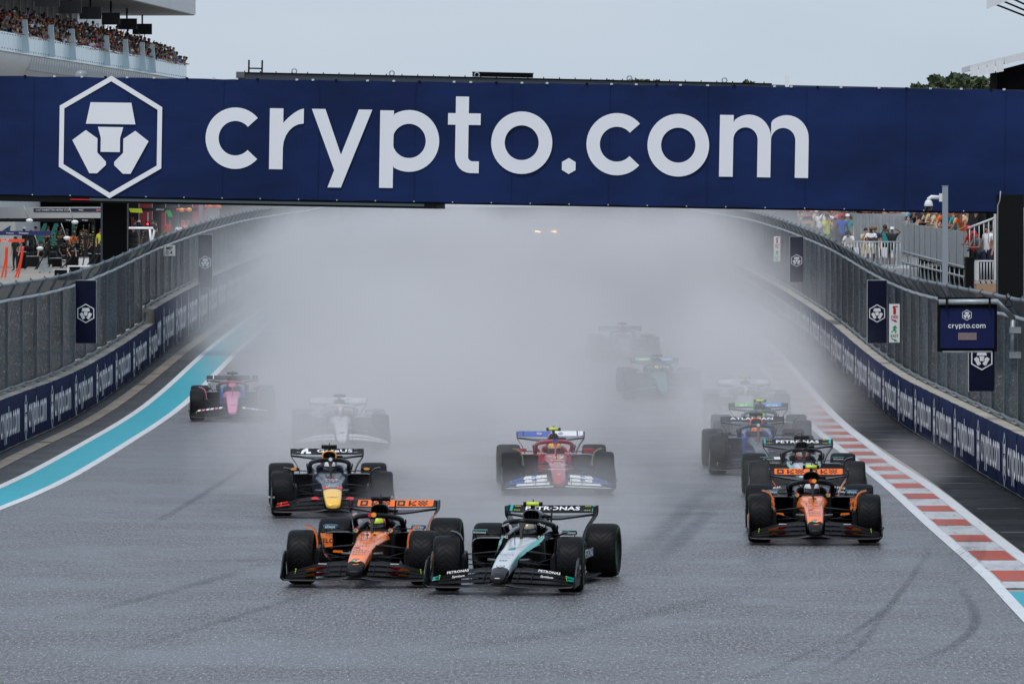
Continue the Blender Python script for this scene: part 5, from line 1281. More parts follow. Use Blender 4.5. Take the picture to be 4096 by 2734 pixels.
def light_panel():
    d = 117.0; c = px(3870, 1312, d); k = d / F
    t = thing('hanging_sign', 'navy crypto.com light panel hung from a steel pipe over the right barrier', 'sign', c)
    W, H = 216 * k, 160 * k
    tilt = Matrix.Rotation(R(-6), 3, 'X')
    cs = MB(); cs.bbox((-W/2 - .05, .03, -H/2 - .06), (W/2 + .05, .22, H/2 + .12)); cs.build('housing', BLACK, t)
    MB().bbox((-W/2, 0, -H/2), (W/2, .028, H/2)).build('face', NAVY, t)
    me = logo_mesh('panel_word', mark=False, s=150 * k / 2772, seg=16, c=(2318, 137)); put('lettering', me, mat('panel_white', (.85, .86, .88), .5), t, loc=(-.01, -.012, .035))
    put('logo', PRINT_M, WHITE_PRINT, t, loc=(-.01, -.012, H/2 - .12), scale=(.19, 1, .19))
    wm = mat('lamp_window', lin((150, 128, 130)), .35, var=.2, vscale=40); MB().bbox((-37*k, -.012, -47*k), (37*k, -.002, -18*k)).build('lamp_window', wm, t)
    for i in range(12): x = (-34 + 6.2 * i) * k; MB().bbox((x, -.016, -46*k), (x + 1.2*k, -.0125, -19*k)).build('louvre', mat('louvre_dark', lin((104, 84, 88)), .5), t)
    MB().bbox((-W/2 + .04, -.03, -H/2 - .075), (W/2 - .04, .02, -H/2 - .045)).build('lower_rail', STEEL, t)
    pz = H/2 + 24*k
    MB().tube([(-W/2 - .03, -.02, pz), (118*k, -.02, pz + .01), (186*k, .1, pz - 66*k)], 11*k, 12).build('pipe', STEEL, t)
    MB().tube([(184*k, .1, pz - 66*k), (184*k, .12, pz - 210*k)], 10*k, 12).build('pipe', STEEL, t)
    for z in (-112, -212): MB().bbox((172*k, .05, pz + (z - 12)*k), (216*k, .22, pz + (z + 12)*k)).build('wall_bracket', STEEL, t)
    for x in (-84, 88): MB().bbox(((x - 4)*k, -.08, pz - 24*k), ((x + 4)*k, .06, pz + 20*k)).build('clamp', BLACK, t)
    MB().bbox((-W/2 - .04, .08, pz + 11*k), (W/2 - .1, .16, pz + 19*k)).build('cable_bar', BLACK, t)
    lp = [(60*k + 45*k*math.cos(a), -.02, pz + 6*k + 14*k*math.sin(a)) for a in [q*.4 for q in range(17)]]; MB().tube(lp, .008, 5).build('cable', BLACK, t)
    lp = [(165*k + 15*k*math.sin(a*2), .05, pz + 14*k + 34*k*math.cos(a)) for a in [q*.35 for q in range(19)]]; MB().tube(lp, .009, 5).build('cable', BLACK, t)
light_panel()
def camera_post():
    d = 172.0; b = px(3780, 1170, d); k = d / F; zb = zg(d)
    t = thing('camera_post', 'grey square post carrying a white dome security camera on an arm', 'camera post', (b.x, d, zb))
    top = px(0, 744, d).z - zb; G = mat('post_grey_paint', lin((140, 148, 158)), .5)
    MB().bbox((-11*k, -.07, 0), (11*k, .07, top)).build('post', G, t); MB().bbox((-13*k, -.08, top), (13*k, .08, top + .012)).build('post_cap', G, t)
    z = px(0, 790, d).z - zb; W_ = mat('camera_white', (.7, .72, .74), .35)
    MB().bbox((-24*k, -.05, z - 16*k), (-11.2*k, .05, z + 16*k)).build('arm_bracket', W_, t)
    MB().tube([(-20*k, 0, z), (-55*k, 0, z + 2*k), (-66*k, 0, z - 6*k), (-66*k, 0, z - 16*k)], 8*k, 8).build('arm', W_, t)
    h = MB(); h.lathe([(.001, 0), (9*k, 0), (14*k, -6*k), (18*k, -20*k), (17*k, -24*k)], 16, 'z', c=(-66*k, 0, z - 10*k)); ho = h.build('camera_housing', W_, t)
    MB().lathe([(15*k, 0), (14*k, -10*k), (9*k, -16*k), (.001, -18*k)], 14, 'z', c=(-66*k, 0, z - 34*k)).build('dome', mat('dome_black', (.01, .01, .012), .1, coat=.5), ho)
camera_post()

# ------------------------------------------------------------------ spectators and stands on the right
def rail_fence(name, label, p0, p1, h, n, par=None):
    t = thing(name, label, 'railing', p0); v = Vector(p1) - Vector(p0); AL = mat('railing_aluminium', (.5, .52, .54), .4, metal=.3)
    MB().tube([(0, 0, h), tuple(v + Vector((0, 0, h)))], .03, 6).build('top_rail', AL, t); MB().tube([(0, 0, .12), tuple(v + Vector((0, 0, .12)))], .025, 6).build('bottom_rail', AL, t)
    for i in range(n + 1):
        q = v * (i / n); MB().tube([tuple(q), tuple(q + Vector((0, 0, h)))], .028 if i % 4 == 0 else .014, 5).build('baluster', AL, t)
    return t
def right_side():
    PL = mat('deck_grey', (.35, .36, .37), .6); CORR = mat('corrugated_grey', (.30, .325, .34), .55, metal=.1, var=.2, vscale=1.5)
    # standing deck at d ~ 282-300
    dk = thing('viewing_deck', 'raised grey viewing deck behind the right fence', 'deck', (15.5, 288, 0))
    zt = px(0, 1071, 286).z
    MB().bbox((-6.6, -4, zt - .16), (2.1, 10, zt)).build('deck_plate', PL, dk); MB().bbox((-6.6, -4.05, zt - .5), (2.1, -3.9, zt - .165)).build('edge_beam', PL, dk)
    for x in (-6, -3.5, -1, 1.6): MB().bbox((x - .06, -3.8, zg(288)), (x + .06, -3.68, zt - .165)).build('leg', STEEL, dk)
    a = px(3380, 0, 284.3); rail_fence('railing', 'aluminium railing along the front of the viewing deck', (a.x, 284.3, zt), (px(3600, 0, 284.3).x, 284.3, zt), 1.12, 18)
    # named people in front
    def P(x, yfoot, d, z, rz, pose, shirt, legs, label, **kw): person((px(x, 0, d).x, d, z), R(rz), pose, shirt, legs, True, label, 'spectators on the right viewing deck', **kw)
    P(3306, 0, 292, zt + .42, 35, 'phone', 'lime', 'black', 'man in lime yellow shirt and dark cap photographing from the deck', cap='dark green', scale=1.06)
    P(3340, 0, 296, zt + .42, 20, 'phone', 'black', 'black', 'person in black jacket between the lime and the blue shirts')
    P(3367, 0, 294, zt + .40, 170, 'stand', 'blue', 'navy', 'man in royal blue shirt and red cap on the viewing deck', cap='red', scale=1.04)
    P(3400, 0, 285.5, zt - .05, -20, 'lean', 'white', 'black', 'man in white shirt leaning on the deck railing, mirrored glasses', cap='dark green', shades=True)
    P(3484, 0, 287, zt, 0, 'cross', 'white', 'beige', 'man in white sweater and beige shorts standing on the deck', shorts=True, shades=True, scale=1.03)
    P(3500, 0, 289, zt, -10, 'stand', 'navy', 'grey', 'man in navy polo with sunglasses behind the white sweater', shades=True, h=3)
    P(3462, 0, 289, zt, 15, 'phone', 'beige', 'beige', 'woman in beige filming beside the man in white sweater', shorts=True)
    P(3568, 0, 287, zt, 160, 'head', 'black', 'black', 'person in black with white cap raising both arms at deck end', shorts=True, cap='white', shoe='white')
    P(3540, 0, 292, zt, 0, 'phone', 'teal', 'black', 'woman in teal top with sunglasses at the back of the deck', shades=True)
    P(3390, 0, 298, zt + .45, 0, 'stand', 'teal', 'navy', 'man in teal shirt and white cap behind the blue shirt', cap='white')
    r3 = random.Random(9); k = 0
    for i in range(22):
        x = 3215 + (i % 15) * 12.5 + r3.uniform(-4, 4); d = 300 + r3.uniform(0, 3) + (i // 15) * 3.5; sh = r3.choice(('white', 'grey', 'red', 'beige', 'black', 'pink', 'navy')); cp = r3.choice(('white', 'orange', 'red', None, 'black', None))
        P(x, 0, d, zt + .75 + (i // 15) * .3, r3.uniform(-30, 30), r3.choice(('phone', 'stand', 'cross')), sh, 'navy', f'spectator in {sh} top{", " + cp + " cap," if cp else ""} in the deck\'s {("front", "rear")[i // 15]} back row, {ordn(i % 15 + 1)} from left', cap=cp, r_=r3)
    MB().bbox((-6.6, 11.5, zt), (-.9, 22, zt + .74)).build('rear_step', PL, dk)
    MB().bbox((-6.6, 3.2, zt), (-1.6, 11.4, zt + .40)).build('middle_step', PL, dk)
    # white folding seats behind the railing
    for i in range(6):
        c = px(3425 + i * 28, 0, 291); t = thing('folding_seat', f'white plastic seat on the viewing deck, {ordn(i + 1)} from the left', 'seat', (c.x, 290.5, zt), 0, 'white seats on the viewing deck'); SW = mat('seat_white', (.62, .63, .65), .4)
        MB().bbox((-.2, -.2, .40), (.2, .2, .44)).build('seat', SW, t); MB().bbox((-.2, .2, .45), (.2, .24, .85)).build('backrest', SW, t)
        for s in (-1, 1): MB().bbox((s*.17 - .02, -.15, 0), (s*.17 + .02, .15, .395)).build('leg', SW, t)
    # grandstand front wall of grey corrugated sheets, crowd leaning over it
    q0, q1 = px(3606, 893, 282), px(3868, 924, 222)
    st = thing('grandstand', 'grandstand front with grey corrugated sheets on dark scaffolding', 'grandstand', (q0.x, q0.y, 0))
    v = q1 - q0; n = 22
    def q(t, y_px):    # point on the front plane at parameter t, z from pixel row
        p = q0 + v * t; return p.x - q0.x, p.y - q0.y, CAMZ + (HOR - y_px) * p.y / F
    for i in range(n):
        t0, t1 = i / n, (i + .94) / n
        top0, bot0 = 888 + 40 * t0, 1015 + 62 * t0
        nn = Vector((-v.y, v.x, 0)).normalized() * (.03 if i % 2 else 0)
        mb = MB(); a_, b_, c_, d_ = q(t0, bot0), q(t1, bot0 + 3), q(t1, top0 + 2), q(t0, top0)
        mb.prism([Vector(a_) + nn, Vector(b_) + nn, Vector(c_) + nn, Vector(d_) + nn], (0.05, .03, 0)); mb.build('sheet', CORR, st)
    for f0, f1, y0, y1 in ((0, 1, 1003, 1072), (0, 1, 1046, 1110)):
        MB().tube([q(0, y0), q(1, y1)], .04, 6).build('scaffold_tube', STEEL, st)
    for i in range(16):
        t_ = (i + .5) / 16; a_, b_ = q(t_, 1020 + 60*t_), q(t_, 1180); MB().tube([a_, b_], .026, 5).build('scaffold_tube', STEEL, st)
        b2 = q(min(1, t_ + .06), 1180); MB().tube([(a_[0] + .3, a_[1] + .15, a_[2] - .3), (b2[0] + .3, b2[1] + .15, b2[2])], .02, 5).build('scaffold_brace', STEEL, st)
    MB().prism([(x + .75, y + .4, zz) for (x, y, _), zz in ((q(0, 0), .5), (q(1, 0), .2), (q(1, 0), 3.6), (q(0, 0), 3.3))], (.1, .1, 0)).build('shade_sheet', DARK, st)  # black sheet standing in for the deep shade behind the scaffolding
    MB().prism([(q(0, 0)[0] + .4, q(0, 0)[1], zt + .05), (q(1, 0)[0] + .4, q(1, 0)[1], 3.05), (q(1, 0)[0] + 6, q(1, 0)[1], 3.05), (q(0, 0)[0] + 6, q(0, 0)[1], zt + .05)], (0, 0, .12)).build('stand_floor', PL, st)
    # farther section of sheets behind the deck
    far_ = thing('sheet_screen', 'grey corrugated screen wall behind the viewing deck', 'screen wall', (px(3390, 0, 309).x, 309, 0)); X0 = far_.location.x
    for i in range(18):
        xa, xb = px(3385 + i * 13.2, 0, 309).x - X0, px(3385 + (i + .95) * 13.2, 0, 309).x - X0
        MB().bbox((xa, .04 * (i % 2), zt - .4), (xb, .04 * (i % 2) + .05, px(0, 850 + i * .9, 309).z)).build('sheet', CORR, far_)
    MB().bbox((-1, .5, zt - .5), (10, .6, 4.6)).build('lining', PL, far_)
    G = 'spectators leaning over the right grandstand'
    r3 = random.Random(21); cols_ = ('white', 'black', 'orange', 'navy', 'grey', 'red', 'sky blue', 'beige', 'black', 'purple', 'teal')
    for row in range(3):
        for i in range(18 - row * 4):
            t_ = (i + .5 + r3.uniform(-.2, .2)) / (18 - row * 4); p = q0 + v * t_; off = Vector((.50 + row * .75, .35 + row * .3, 0)); top = CAMZ + (HOR - (888 + 40 * t_)) * p.y / F
            sh = r3.choice(cols_); cp = r3.choice((None, None, 'orange', 'white', None)); w = ('front', 'middle', 'rear')[row]
            person((p.x + off.x, p.y + off.y, top - 1.02 + row * .3), R(r3.uniform(-50, -5)), r3.choice(('rail', 'lean', 'rail', 'phone') if row == 0 else ('phone', 'stand', 'wave')), sh, 'black', True, f'spectator in {sh} top in {w} row above grey sheets, {ordn(i + 1)} from left', G, cap=cp, r_=r3)
    for i in range(12):
        sh = r3.choice(cols_); p = px(3395 + i * 17, 0, 310); person((p.x, 310.4, px(0, 852 + i, 309).z - 1.0), R(r3.uniform(-30, 30)), r3.choice(('rail', 'lean')), sh, 'black', True, f'spectator in {sh} top over the far grey screen wall, {ordn(i + 1)} from left', 'spectators over the far screen wall', r_=r3)
    sp = []
    for row in range(4):
        for i in range(15):
            t_ = (i + .5 + r3.uniform(-.4, .4)) / 15; p = q0 + v * t_; top = CAMZ + (HOR - (888 + 40 * t_)) * p.y / F
            sp.append((Vector((p.x + .85 + row * .7, p.y + .5 + row * .3, top - .92 + row * .28)), R(r3.uniform(-55, 0)), ('phone', 'stand', 'lean', 'wave')))
    for i in range(22): sp.append((Vector((px(3210 + i * 9, 0, 308).x, 308 + r3.uniform(-1, 2), zt + 1.15 + r3.uniform(0, .35))), R(r3.uniform(-30, 30)), ('phone', 'stand', 'cross')))
    crowd_mass('mass of spectators packed behind the front rows on the right', sp, 8)
    # stair tower with handrails, the group at its foot
    d = 214.0; k = d / F
    tw = thing('stair_tower', 'white steel stair tower beside the black bridge leg', 'stairs', (px(3900, 0, d).x, d, 0)); X0 = tw.location.x; AL = mat('stair_white_steel', (.55, .56, .57), .45)
    lx = lambda x: (x - 3900) * k; lz = lambda y: CAMZ + (HOR - y) * k
    MB().tube([(lx(3872), 0, lz(912)), (lx(3982), 0, lz(870))], 5*k, 6).build('handrail', AL, tw)
    for i in range(6):
        x = 3878 + i * 19; MB().tube([(lx(x), 0, lz(912 - i * 7)), (lx(x), 0, lz(985 - i*3))], 2.2*k, 5).build('baluster', AL, tw)
    for x in (3981, 3996): MB().bbox((lx(x) - 5*k, -.04, .1), (lx(x) + 5*k, .04, lz(845))).build('post', AL, tw)
    MB().tube([(lx(3898), 0, lz(1044)), (lx(3990), 0, lz(1044))], 4*k, 6).build('handrail', AL, tw)
    for i in range(8): x = 3900 + i * 12; MB().tube([(lx(x), 0, lz(1044)), (lx(x), 0, lz(1118))], 2.4*k, 5).build('baluster', AL, tw)
    MB().bbox((lx(3896), -.03, lz(1120)), (lx(3916), .03, lz(1046))).build('panel', AL, tw)
    MB().bbox((lx(3862), -.1, .1), (lx(3895), .6, lz(1028))).build('black_box', BLACK, tw); MB().bbox((lx(3905), 3, .1), (lx(4000), 3.4, lz(840))).build('dark_backdrop', BLACK, tw)
    MB().bbox((lx(3895), -.05, lz(1180)), (lx(4000), 2.6, lz(1122))).build('landing', PL, tw)
    zl = lz(1120)
    def Q(x, y, rz, pose, shirt, legs, label, **kw): person((px(x, 0, d + y).x, d + y, zl), R(rz), pose, shirt, legs, True, label, 'spectators at the stair tower', **kw)
    Q(3952, .9, -50, 'stand', 'white', 'navy', 'bearded man in long white shirt at the foot of the stairs', scale=1.0)
    Q(3925, .5, -55, 'lean', 'grey', 'navy', 'man in grey shirt and red cap leaning on the stair railing', cap='red', scale=.98)
    Q(3905, 1.2, -50, 'lean', 'red', 'black', 'man in red cap behind the railing filming beside the stairs', cap='red', scale=1.0)
    Q(3975, 2.2, 150, 'stand', 'teal', 'black', 'person in teal with back turned on the stair landing', scale=1.05)
    person((px(3925, 0, 217).x, 217, lz(1000)), R(-40), 'phone', 'black', 'black', True, 'person in black shirt climbing the stair tower', 'spectators at the stair tower', cap='orange')
    person((px(3890, 0, 216.6).x, 216.6, lz(1010)), R(-30), 'phone', 'black', 'navy', True, 'man in black filming at the head of the grey sheets', 'spectators at the stair tower')
    # stack of tiles, steel columns
    tb = thing('tile_pallet', 'pallet of brown roof tiles in a plywood box near the stairs', 'pallet', (px(3948, 0, 196).x, 196, zg(196))); k2 = 196 / F; T = mat('terracotta', lin((176, 120, 72)), .7, var=.2); PW = mat('plywood', lin((176, 140, 112)), .7, var=.15)
    zt2 = CAMZ + (HOR - 1122) * k2 - zg(196); hw = 46 * k2
    MB().bbox((-hw, -.3, 0), (hw, .3, zt2 - .1)).build('box', PW, tb)
    for i in range(5): MB().lathe([(.09, 0), (.09, .62)], 8, 'y', c=(-hw + .07 + i * hw*.48, -.31, zt2 - .08), arc=(0, math.pi)).build('tile', T, tb)
    for xx, w, m in ((4052, 26, STEEL), (4088, 18, STEEL)):
        t = thing('steel_column', f'galvanised steel column at the right edge, {"left" if xx < 4060 else "right"} of two', 'column', (px(xx, 0, 186).x, 186, zg(186)), 0, 'steel columns at the right edge'); kk = 186 / F
        MB().bbox((-w*kk/2, -.08, 0), (w*kk/2, .08, 4.95 - zg(186))).build('shaft', m, t); MB().bbox((-w*kk*.8, -.1, 1.9), (w*kk*.8, .1, 1.96)).build('plate', m, t)
    # awning above, lattice roof corner, black tower
    aw = thing('awning', 'white fabric awning on a black hospitality block above the bridge', 'awning', (px(4000, 0, 262).x, 262, 0)); kk = 262 / F; X0 = aw.location.x
    W_ = mat('awning_white', (.66, .67, .69), .6)
    def L_(x, y, dy=0): p = px(x, y, 262); return p.x - X0, dy, p.z
    MB().prism([L_(3880, 262), L_(4300, 155), L_(4300, 195), L_(3880, 282)], (0, 5, 0)).build('canopy', W_, aw)
    for i in range(4):
        xa, xb = 3880 + i * 34, 3880 + (i + 1) * 34 - 3
        MB().face([L_(xa, 308 - i * 5.5, -.05), L_(xb, 302 - i * 5.5, -.05), L_(xb, 264 - i * 8, -.02), L_(xa, 270 - i * 8, -.02)]).build('valance', W_, aw)
    MB().prism([L_(4018, 258, -.05), L_(4300, 190, -.05), L_(4300, 160, -.05), L_(4018, 232, -.05)], (0, .03, 0)).build('valance', W_, aw)
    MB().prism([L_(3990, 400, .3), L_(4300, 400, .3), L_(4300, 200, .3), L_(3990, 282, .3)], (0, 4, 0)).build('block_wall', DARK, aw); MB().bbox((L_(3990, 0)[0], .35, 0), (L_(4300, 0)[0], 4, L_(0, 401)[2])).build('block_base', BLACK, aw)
    lt = thing('lattice_roof', 'corner of a pale slatted grandstand roof at the top right', 'roof', (px(4030, 0, 250).x, 250, 0)); kk = 250 / F; X0 = lt.location.x
    def M_(x, y, dy=0): p = px(x, y, 250); return p.x - X0, dy, p.z
    MB().prism([M_(3946, -10), M_(4400, -200), M_(4400, -160), M_(4060, -8), M_(3950, 36), M_(3946, 36)], (0, .08, 0)).build('fascia', W_, lt)
    for i in range(5): MB().prism([M_(3985 + i * 30, 16 - i * 13, .1), M_(4400, 178 - i * 13, .1), M_(4400, 186 - i * 13, .1), M_(3985 + i * 30, 22 - i * 13, .1)], (0, .3, 0)).build('slat', BLACK, lt)
    MB().bbox((M_(4380, 0)[0], .1, 0), (M_(4400, 0)[0], .5, M_(0, 180)[2])).build('mast', STEEL, lt)
right_side()

# ------------------------------------------------------------------ trees beyond
LEAF = [mat(f'leaf_{i}', c, .6, var=.3, vscale=1.5) for i, c in enumerate(((.06, .085, .035), (.085, .115, .05), (.045, .068, .03)))]
BARK = mat('bark', (.09, .07, .05), .8)
def tree(x, y, d, r, label, n=420, seed=1):
    rr = random.Random(seed); c = px(x, y, d); t = thing('tree', label, 'tree', (c.x, d, zg(d)), 0, 'trees beyond the track'); cz = c.z - zg(d)
    mb = MB(); mb.tube([(0, 0, 0), (.1, 0, cz * .5), (0, 0, cz)], [.35, .25, .1], 7)
    for i in range(6): a = i * 1.05; mb.tube([(0, 0, cz * .55), (math.cos(a) * r * .5, math.sin(a) * r * .5, cz + rr.uniform(-.2, .5) * r)], [.13, .03], 5)
    mb.build('trunk', BARK, t)
    cl = [(rr.uniform(-1, 1) * r, rr.uniform(-1, 1) * r * .8, cz + rr.uniform(-.5, .55) * r * .8, rr.uniform(.25, .5) * r) for _ in range(13)]
    mb = MB()
    for i in range(n):
        a = rr.choice(cl); u = Vector((rr.gauss(0, 1), rr.gauss(0, 1), rr.gauss(0, 1))).normalized() * a[3] * rr.uniform(.5, 1.1); p = Vector(a[:3]) + Vector((u.x, u.y, u.z * .7)); s = rr.uniform(.12, .3)
        e1 = Vector((rr.gauss(0, 1), rr.gauss(0, 1), rr.gauss(0, 1))).normalized() * s; e2 = e1.cross(Vector((rr.gauss(0, 1), rr.gauss(0, 1), rr.gauss(0, 1)))).normalized() * s * .7
        mb.add([p - e1, p + e2, p + e1, p - e2], [(0, 1, 2, 3)], rr.randrange(3))
    mb.build('crown', LEAF, t, kind='stuff')
tree(3790, 352, 420, 1.15, 'broad green tree showing above the banner at right', 1500, 3)
tree(3860, 338, 430, 1.0, 'taller tree beside the white awning', 1200, 8)
tree(3705, 368, 410, .7, 'small leftmost tree top above the banner at right', 500, 5)
tree(3960, 345, 440, 1.0, 'tree partly hidden behind the awning', 700, 6)
for i, (x, r_) in enumerate(((2450, .5), (2545, .6), (2610, .6), (2990, .45))): tree(x, 338, 600, r_, f'distant tree top peeping over the start gantry, {("first", "second", "third", "fourth")[i]} from left', 350, 30 + i)
an = thing('antenna', 'small white antenna box on the bridge top right of the gantry', 'antenna', px(3148, 358, 205)); MB().bbox((-.06, 0, .06), (.06, .08, .42)).build('box', SIGNW, an); MB().bbox((-.02, .02, -.3), (.03, .06, .06)).build('mast', STEEL, an)

# ------------------------------------------------------------------ pit lane seen under the bridge on the left
def pit():
    def gz(d): return zg(d)
    # garage front: white pillars and dark bays
    g = thing('garage_row', 'row of dark pit garages with pale pillars beyond the pit lane', 'garages', (-30, 420, gz(420))); PILL = mat('garage_pillar', (.42, .41, .40), .6)
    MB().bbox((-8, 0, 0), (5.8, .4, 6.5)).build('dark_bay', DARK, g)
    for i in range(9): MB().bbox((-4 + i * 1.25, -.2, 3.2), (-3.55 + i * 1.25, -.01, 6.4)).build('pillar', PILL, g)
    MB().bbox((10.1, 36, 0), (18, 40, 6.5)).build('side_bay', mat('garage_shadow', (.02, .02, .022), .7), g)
    # overhead gantries, each a thing
    def boom(label, x0, x1, y, h, d, m, texts=(), tm=WHT_D, thick=.5, post=None):
        a, b = px(x0, y, d), px(x1, y, d); t = thing('pit_gantry', label, 'gantry', ((a.x + b.x)/2, d, gz(d)), 0, 'pit box gantries'); k = d / F; zz = a.z - gz(d); w = (b.x - a.x)/2
        MB().bbox((-w, 0, zz - h*k/2), (w, thick, zz + h*k/2)).build('boom', m, t)
        for s_, x, sz in texts: decal(s_, sz, tm, t, ((x - (x0 + x1)/2)*k, -.02, zz), bold=.01)
        for px_ in (post or (x0 + 8,)): MB().bbox(((px_ - (x0+x1)/2)*k - .09, .1, 0), ((px_ - (x0+x1)/2)*k + .09, .3, zz)).build('post', m, t)
        return t
    WG = mat('gantry_white', (.5, .5, .49), .5)
    t = boom('white pit gantry with a navy sponsor strip across the garages', -140, 420, 850, 44, 380, WG, thick=2.0, post=(-100, 30, 416)); k = 380/F
    a = px(135, 0, 380).x - t.location.x; b = px(418, 0, 380).x - t.location.x; z0 = px(0, 840, 380).z - gz(380)
    MB().bbox((a, -.03, z0 - .1), (b, -.004, z0 + .1)).build('strip', RBN, t)
    for s_, x in (('CASTORE', 165), ('BETTER NEVER STOPS', 235), ('MSC', 325)): decal(s_, .14, WHT_D, t, (px(x, 0, 380).x - t.location.x, -.045, z0))
    decal('BWT', .17, PINK, t, (px(400, 0, 380).x - t.location.x, -.045, z0 - .01), bold=.03)
    boom('dark green pit gantry behind the white one', 285, 420, 832, 12, 395, ASTG, (('ASTON', 340, .12),), WHT_D)
    boom('long black pit gantry pipe with white clamps', -140, 375, 880, 14, 350, CARB2, (('Hungry', 275, .1), ('Hungry', 340, .1)), thick=.2, post=(-60, 372))
    boom('navy pit gantry with sponsor lettering at far left', -140, 205, 932, 17, 335, gloss('pit_navy', (38, 40, 96), .4, 0), (('Webasto', 95, .13), ('Webasto', 40, .1)), thick=.4, post=(-80,))
    boom('orange and navy pit gantry end with orange hoses', -140, 96, 962, 12, 318, gloss('pit_orange', (236, 84, 30), .45, 0), (('Gulf', 20, .2),), thick=.3, post=(-100,))
    boom('black pit gantry with orange buoys beyond the bridge leg', 500, 790, 838, 14, 430, CARB2, (('ORACLE', 640, .13), ('CEVA', 720, .2)), post=(520, 640))
    # hoses hanging from the booms
    OH = gloss('hose_orange', (240, 70, 34), .5, 0); YH = mat('hose_black', (.012, .012, .012), .5)
    def hose(label, pts, d, r, m, grp, dots=False):
        P_ = [px(x, y, d) for x, y in pts]; o = P_[0].copy(); fx = [interp({i: p[j] - o[j] for i, p in enumerate(P_)}) for j in range(3)]; N = (len(P_) - 1) * 5
        path = [tuple(f(i * (len(P_) - 1) / N) for f in fx) for i in range(N + 1)]
        t = thing('air_hose', label, 'hose', o, 0, grp); MB().tube(path, r, 6).build('hose', m, t)
        if dots:
            for i in range(2, N, 2): MB().sphere(path[i], .038, 6, 4).build('marker', LIME, t)
    G = 'air hoses in the pit lane'
    for i, x in enumerate((24, 30)): hose(f'orange air hose hanging near the left edge, {"left" if i == 0 else "right"} strand', [(x, 985), (x - 3, 1040), (x - 16 + i*8, 1100), (x - 34 + i*12, 1160)], 316, .045, OH, G)
    for i, x in enumerate((90, 94)): hose(f'orange air hose curving down from the gantry end, {"left" if i == 0 else "right"} strand', [(x, 985), (x - 8, 1040), (x - 26 + i*6, 1100), (x - 56 + i*14, 1175)], 316, .045, OH, G)
    for i, (x, y0, x2, y2, dts) in enumerate(((205, 935, 130, 1110, 0), (208, 960, 95, 1135, 0), (235, 900, 165, 1000, 1), (250, 905, 205, 995, 1), (310, 890, 270, 1010, 1), (300, 1000, 235, 1085, 0), (335, 900, 320, 1000, 1), (358, 895, 330, 1065, 0), (372, 900, 368, 985, 1), (405, 960, 350, 1060, 0), (410, 965, 375, 1058, 0), (575, 915, 560, 990, 1), (665, 905, 640, 950, 1))):
        hose(f'black air hose{" with lime markers" if dts else ""} in the pit lane, {ordn(i + 1)} from the left', [(x, y0), ((x*2 + x2)/3 + 2, y0 + (y2-y0)*.4), ((x + x2*2)/3, y0 + (y2-y0)*.72), (x2, y2)], 345 if x < 500 else 400, .035, YH, G, dts)
    # green banners hanging, white balloons of cloth, red boxes, white panels
    def board(nm, label, x0, x1, y0, y1, d, m, cat, th=.15, poly=None):
        a, b = px(x0, y1, d), px(x1, y0, d); t = thing(nm, label, cat, ((a.x + b.x)/2, d, a.z)); k = d/F
        if poly: MB().prism([((x - (x0+x1)/2)*k, 0, (y1 - y)*k) for x, y in poly], (0, th, 0)).build('panel', m, t)
        else: MB().bbox((-(b.x-a.x)/2, 0, 0), ((b.x-a.x)/2, th, b.z - a.z)).build('panel', m, t)
        return t
    TG = gloss('pit_teal', (24, 104, 98), .5, 0)
    board('teal_fin', 'tall curved teal fin beside the garage, left one', 148, 188, 895, 1025, 372, TG, 'panel', .2, [(150, 1028), (182, 1024), (172, 960), (188, 893), (176, 893), (150, 945)])
    board('teal_fin', 'tall curved teal fin beside the garage, right one', 200, 235, 895, 1020, 372, TG, 'panel', .2, [(205, 1020), (234, 1014), (222, 950), (232, 893), (218, 893), (200, 940)])
    w4 = board('pit_cabinet', 'grey-white pit cabinet with a blue figure 4 at the left edge', -20, 62, 885, 1060, 352, WG, 'cabinet', .6); decal('4', .55, mat('deep_teal_decal', lin((20, 80, 104)), .5), w4, (.02, -.02, 1.85), shear=.3, wide=1.4)
    board('red_equipment', 'dark red equipment cabinet right of the black bridge leg', 511, 534, 868, 905, 440, gloss('pit_red', (150, 24, 34), .4, 0), 'cabinet', .4); board('red_equipment', 'tall red equipment panel below the green board', 642, 660, 850, 940, 445, gloss('pit_red', (150, 24, 34), .4, 0), 'panel', .3)
    board('red_equipment', 'red tool trolley behind the man in white', 725, 755, 880, 915, 440, gloss('pit_red2', (190, 40, 44), .4, 0), 'trolley', .4)
    board('lime_canopy', 'lime yellow board hung under the gantry', 515, 568, 831, 852, 425, LIME, 'board', .3, [(515, 833), (565, 834), (570, 851), (522, 849)][::-1]); board('green_board', 'bright green board tilted under the gantry', 663, 692, 840, 868, 428, gloss('pit_green', (20, 160, 60), .5, 0), 'board', .05, [(663, 841), (681, 841), (692, 868), (674, 867)][::-1])
    for i, (x, y, m) in enumerate(((728, 840, AMB), (757, 839, AMB), (840, 826, ORNG), (875, 826, ORNG))):
        t = thing('orange_float', f'orange padded float on the far gantry, {("first", "second", "third", "fourth")[i]} from the left', 'float', px(x, y, 426), 0, 'padded floats on the far gantry'); MB().sphere((0, 0, 0), .14, 10, 8, sc_=(1.3, 1, 1)).build('float', m, t); MB().tube([(-.35, 0, 0), (-.12, 0, 0)], .09, 8).build('sleeve', REDP, t)
    cl = mat('white_sheet', (.55, .56, .57), .7)
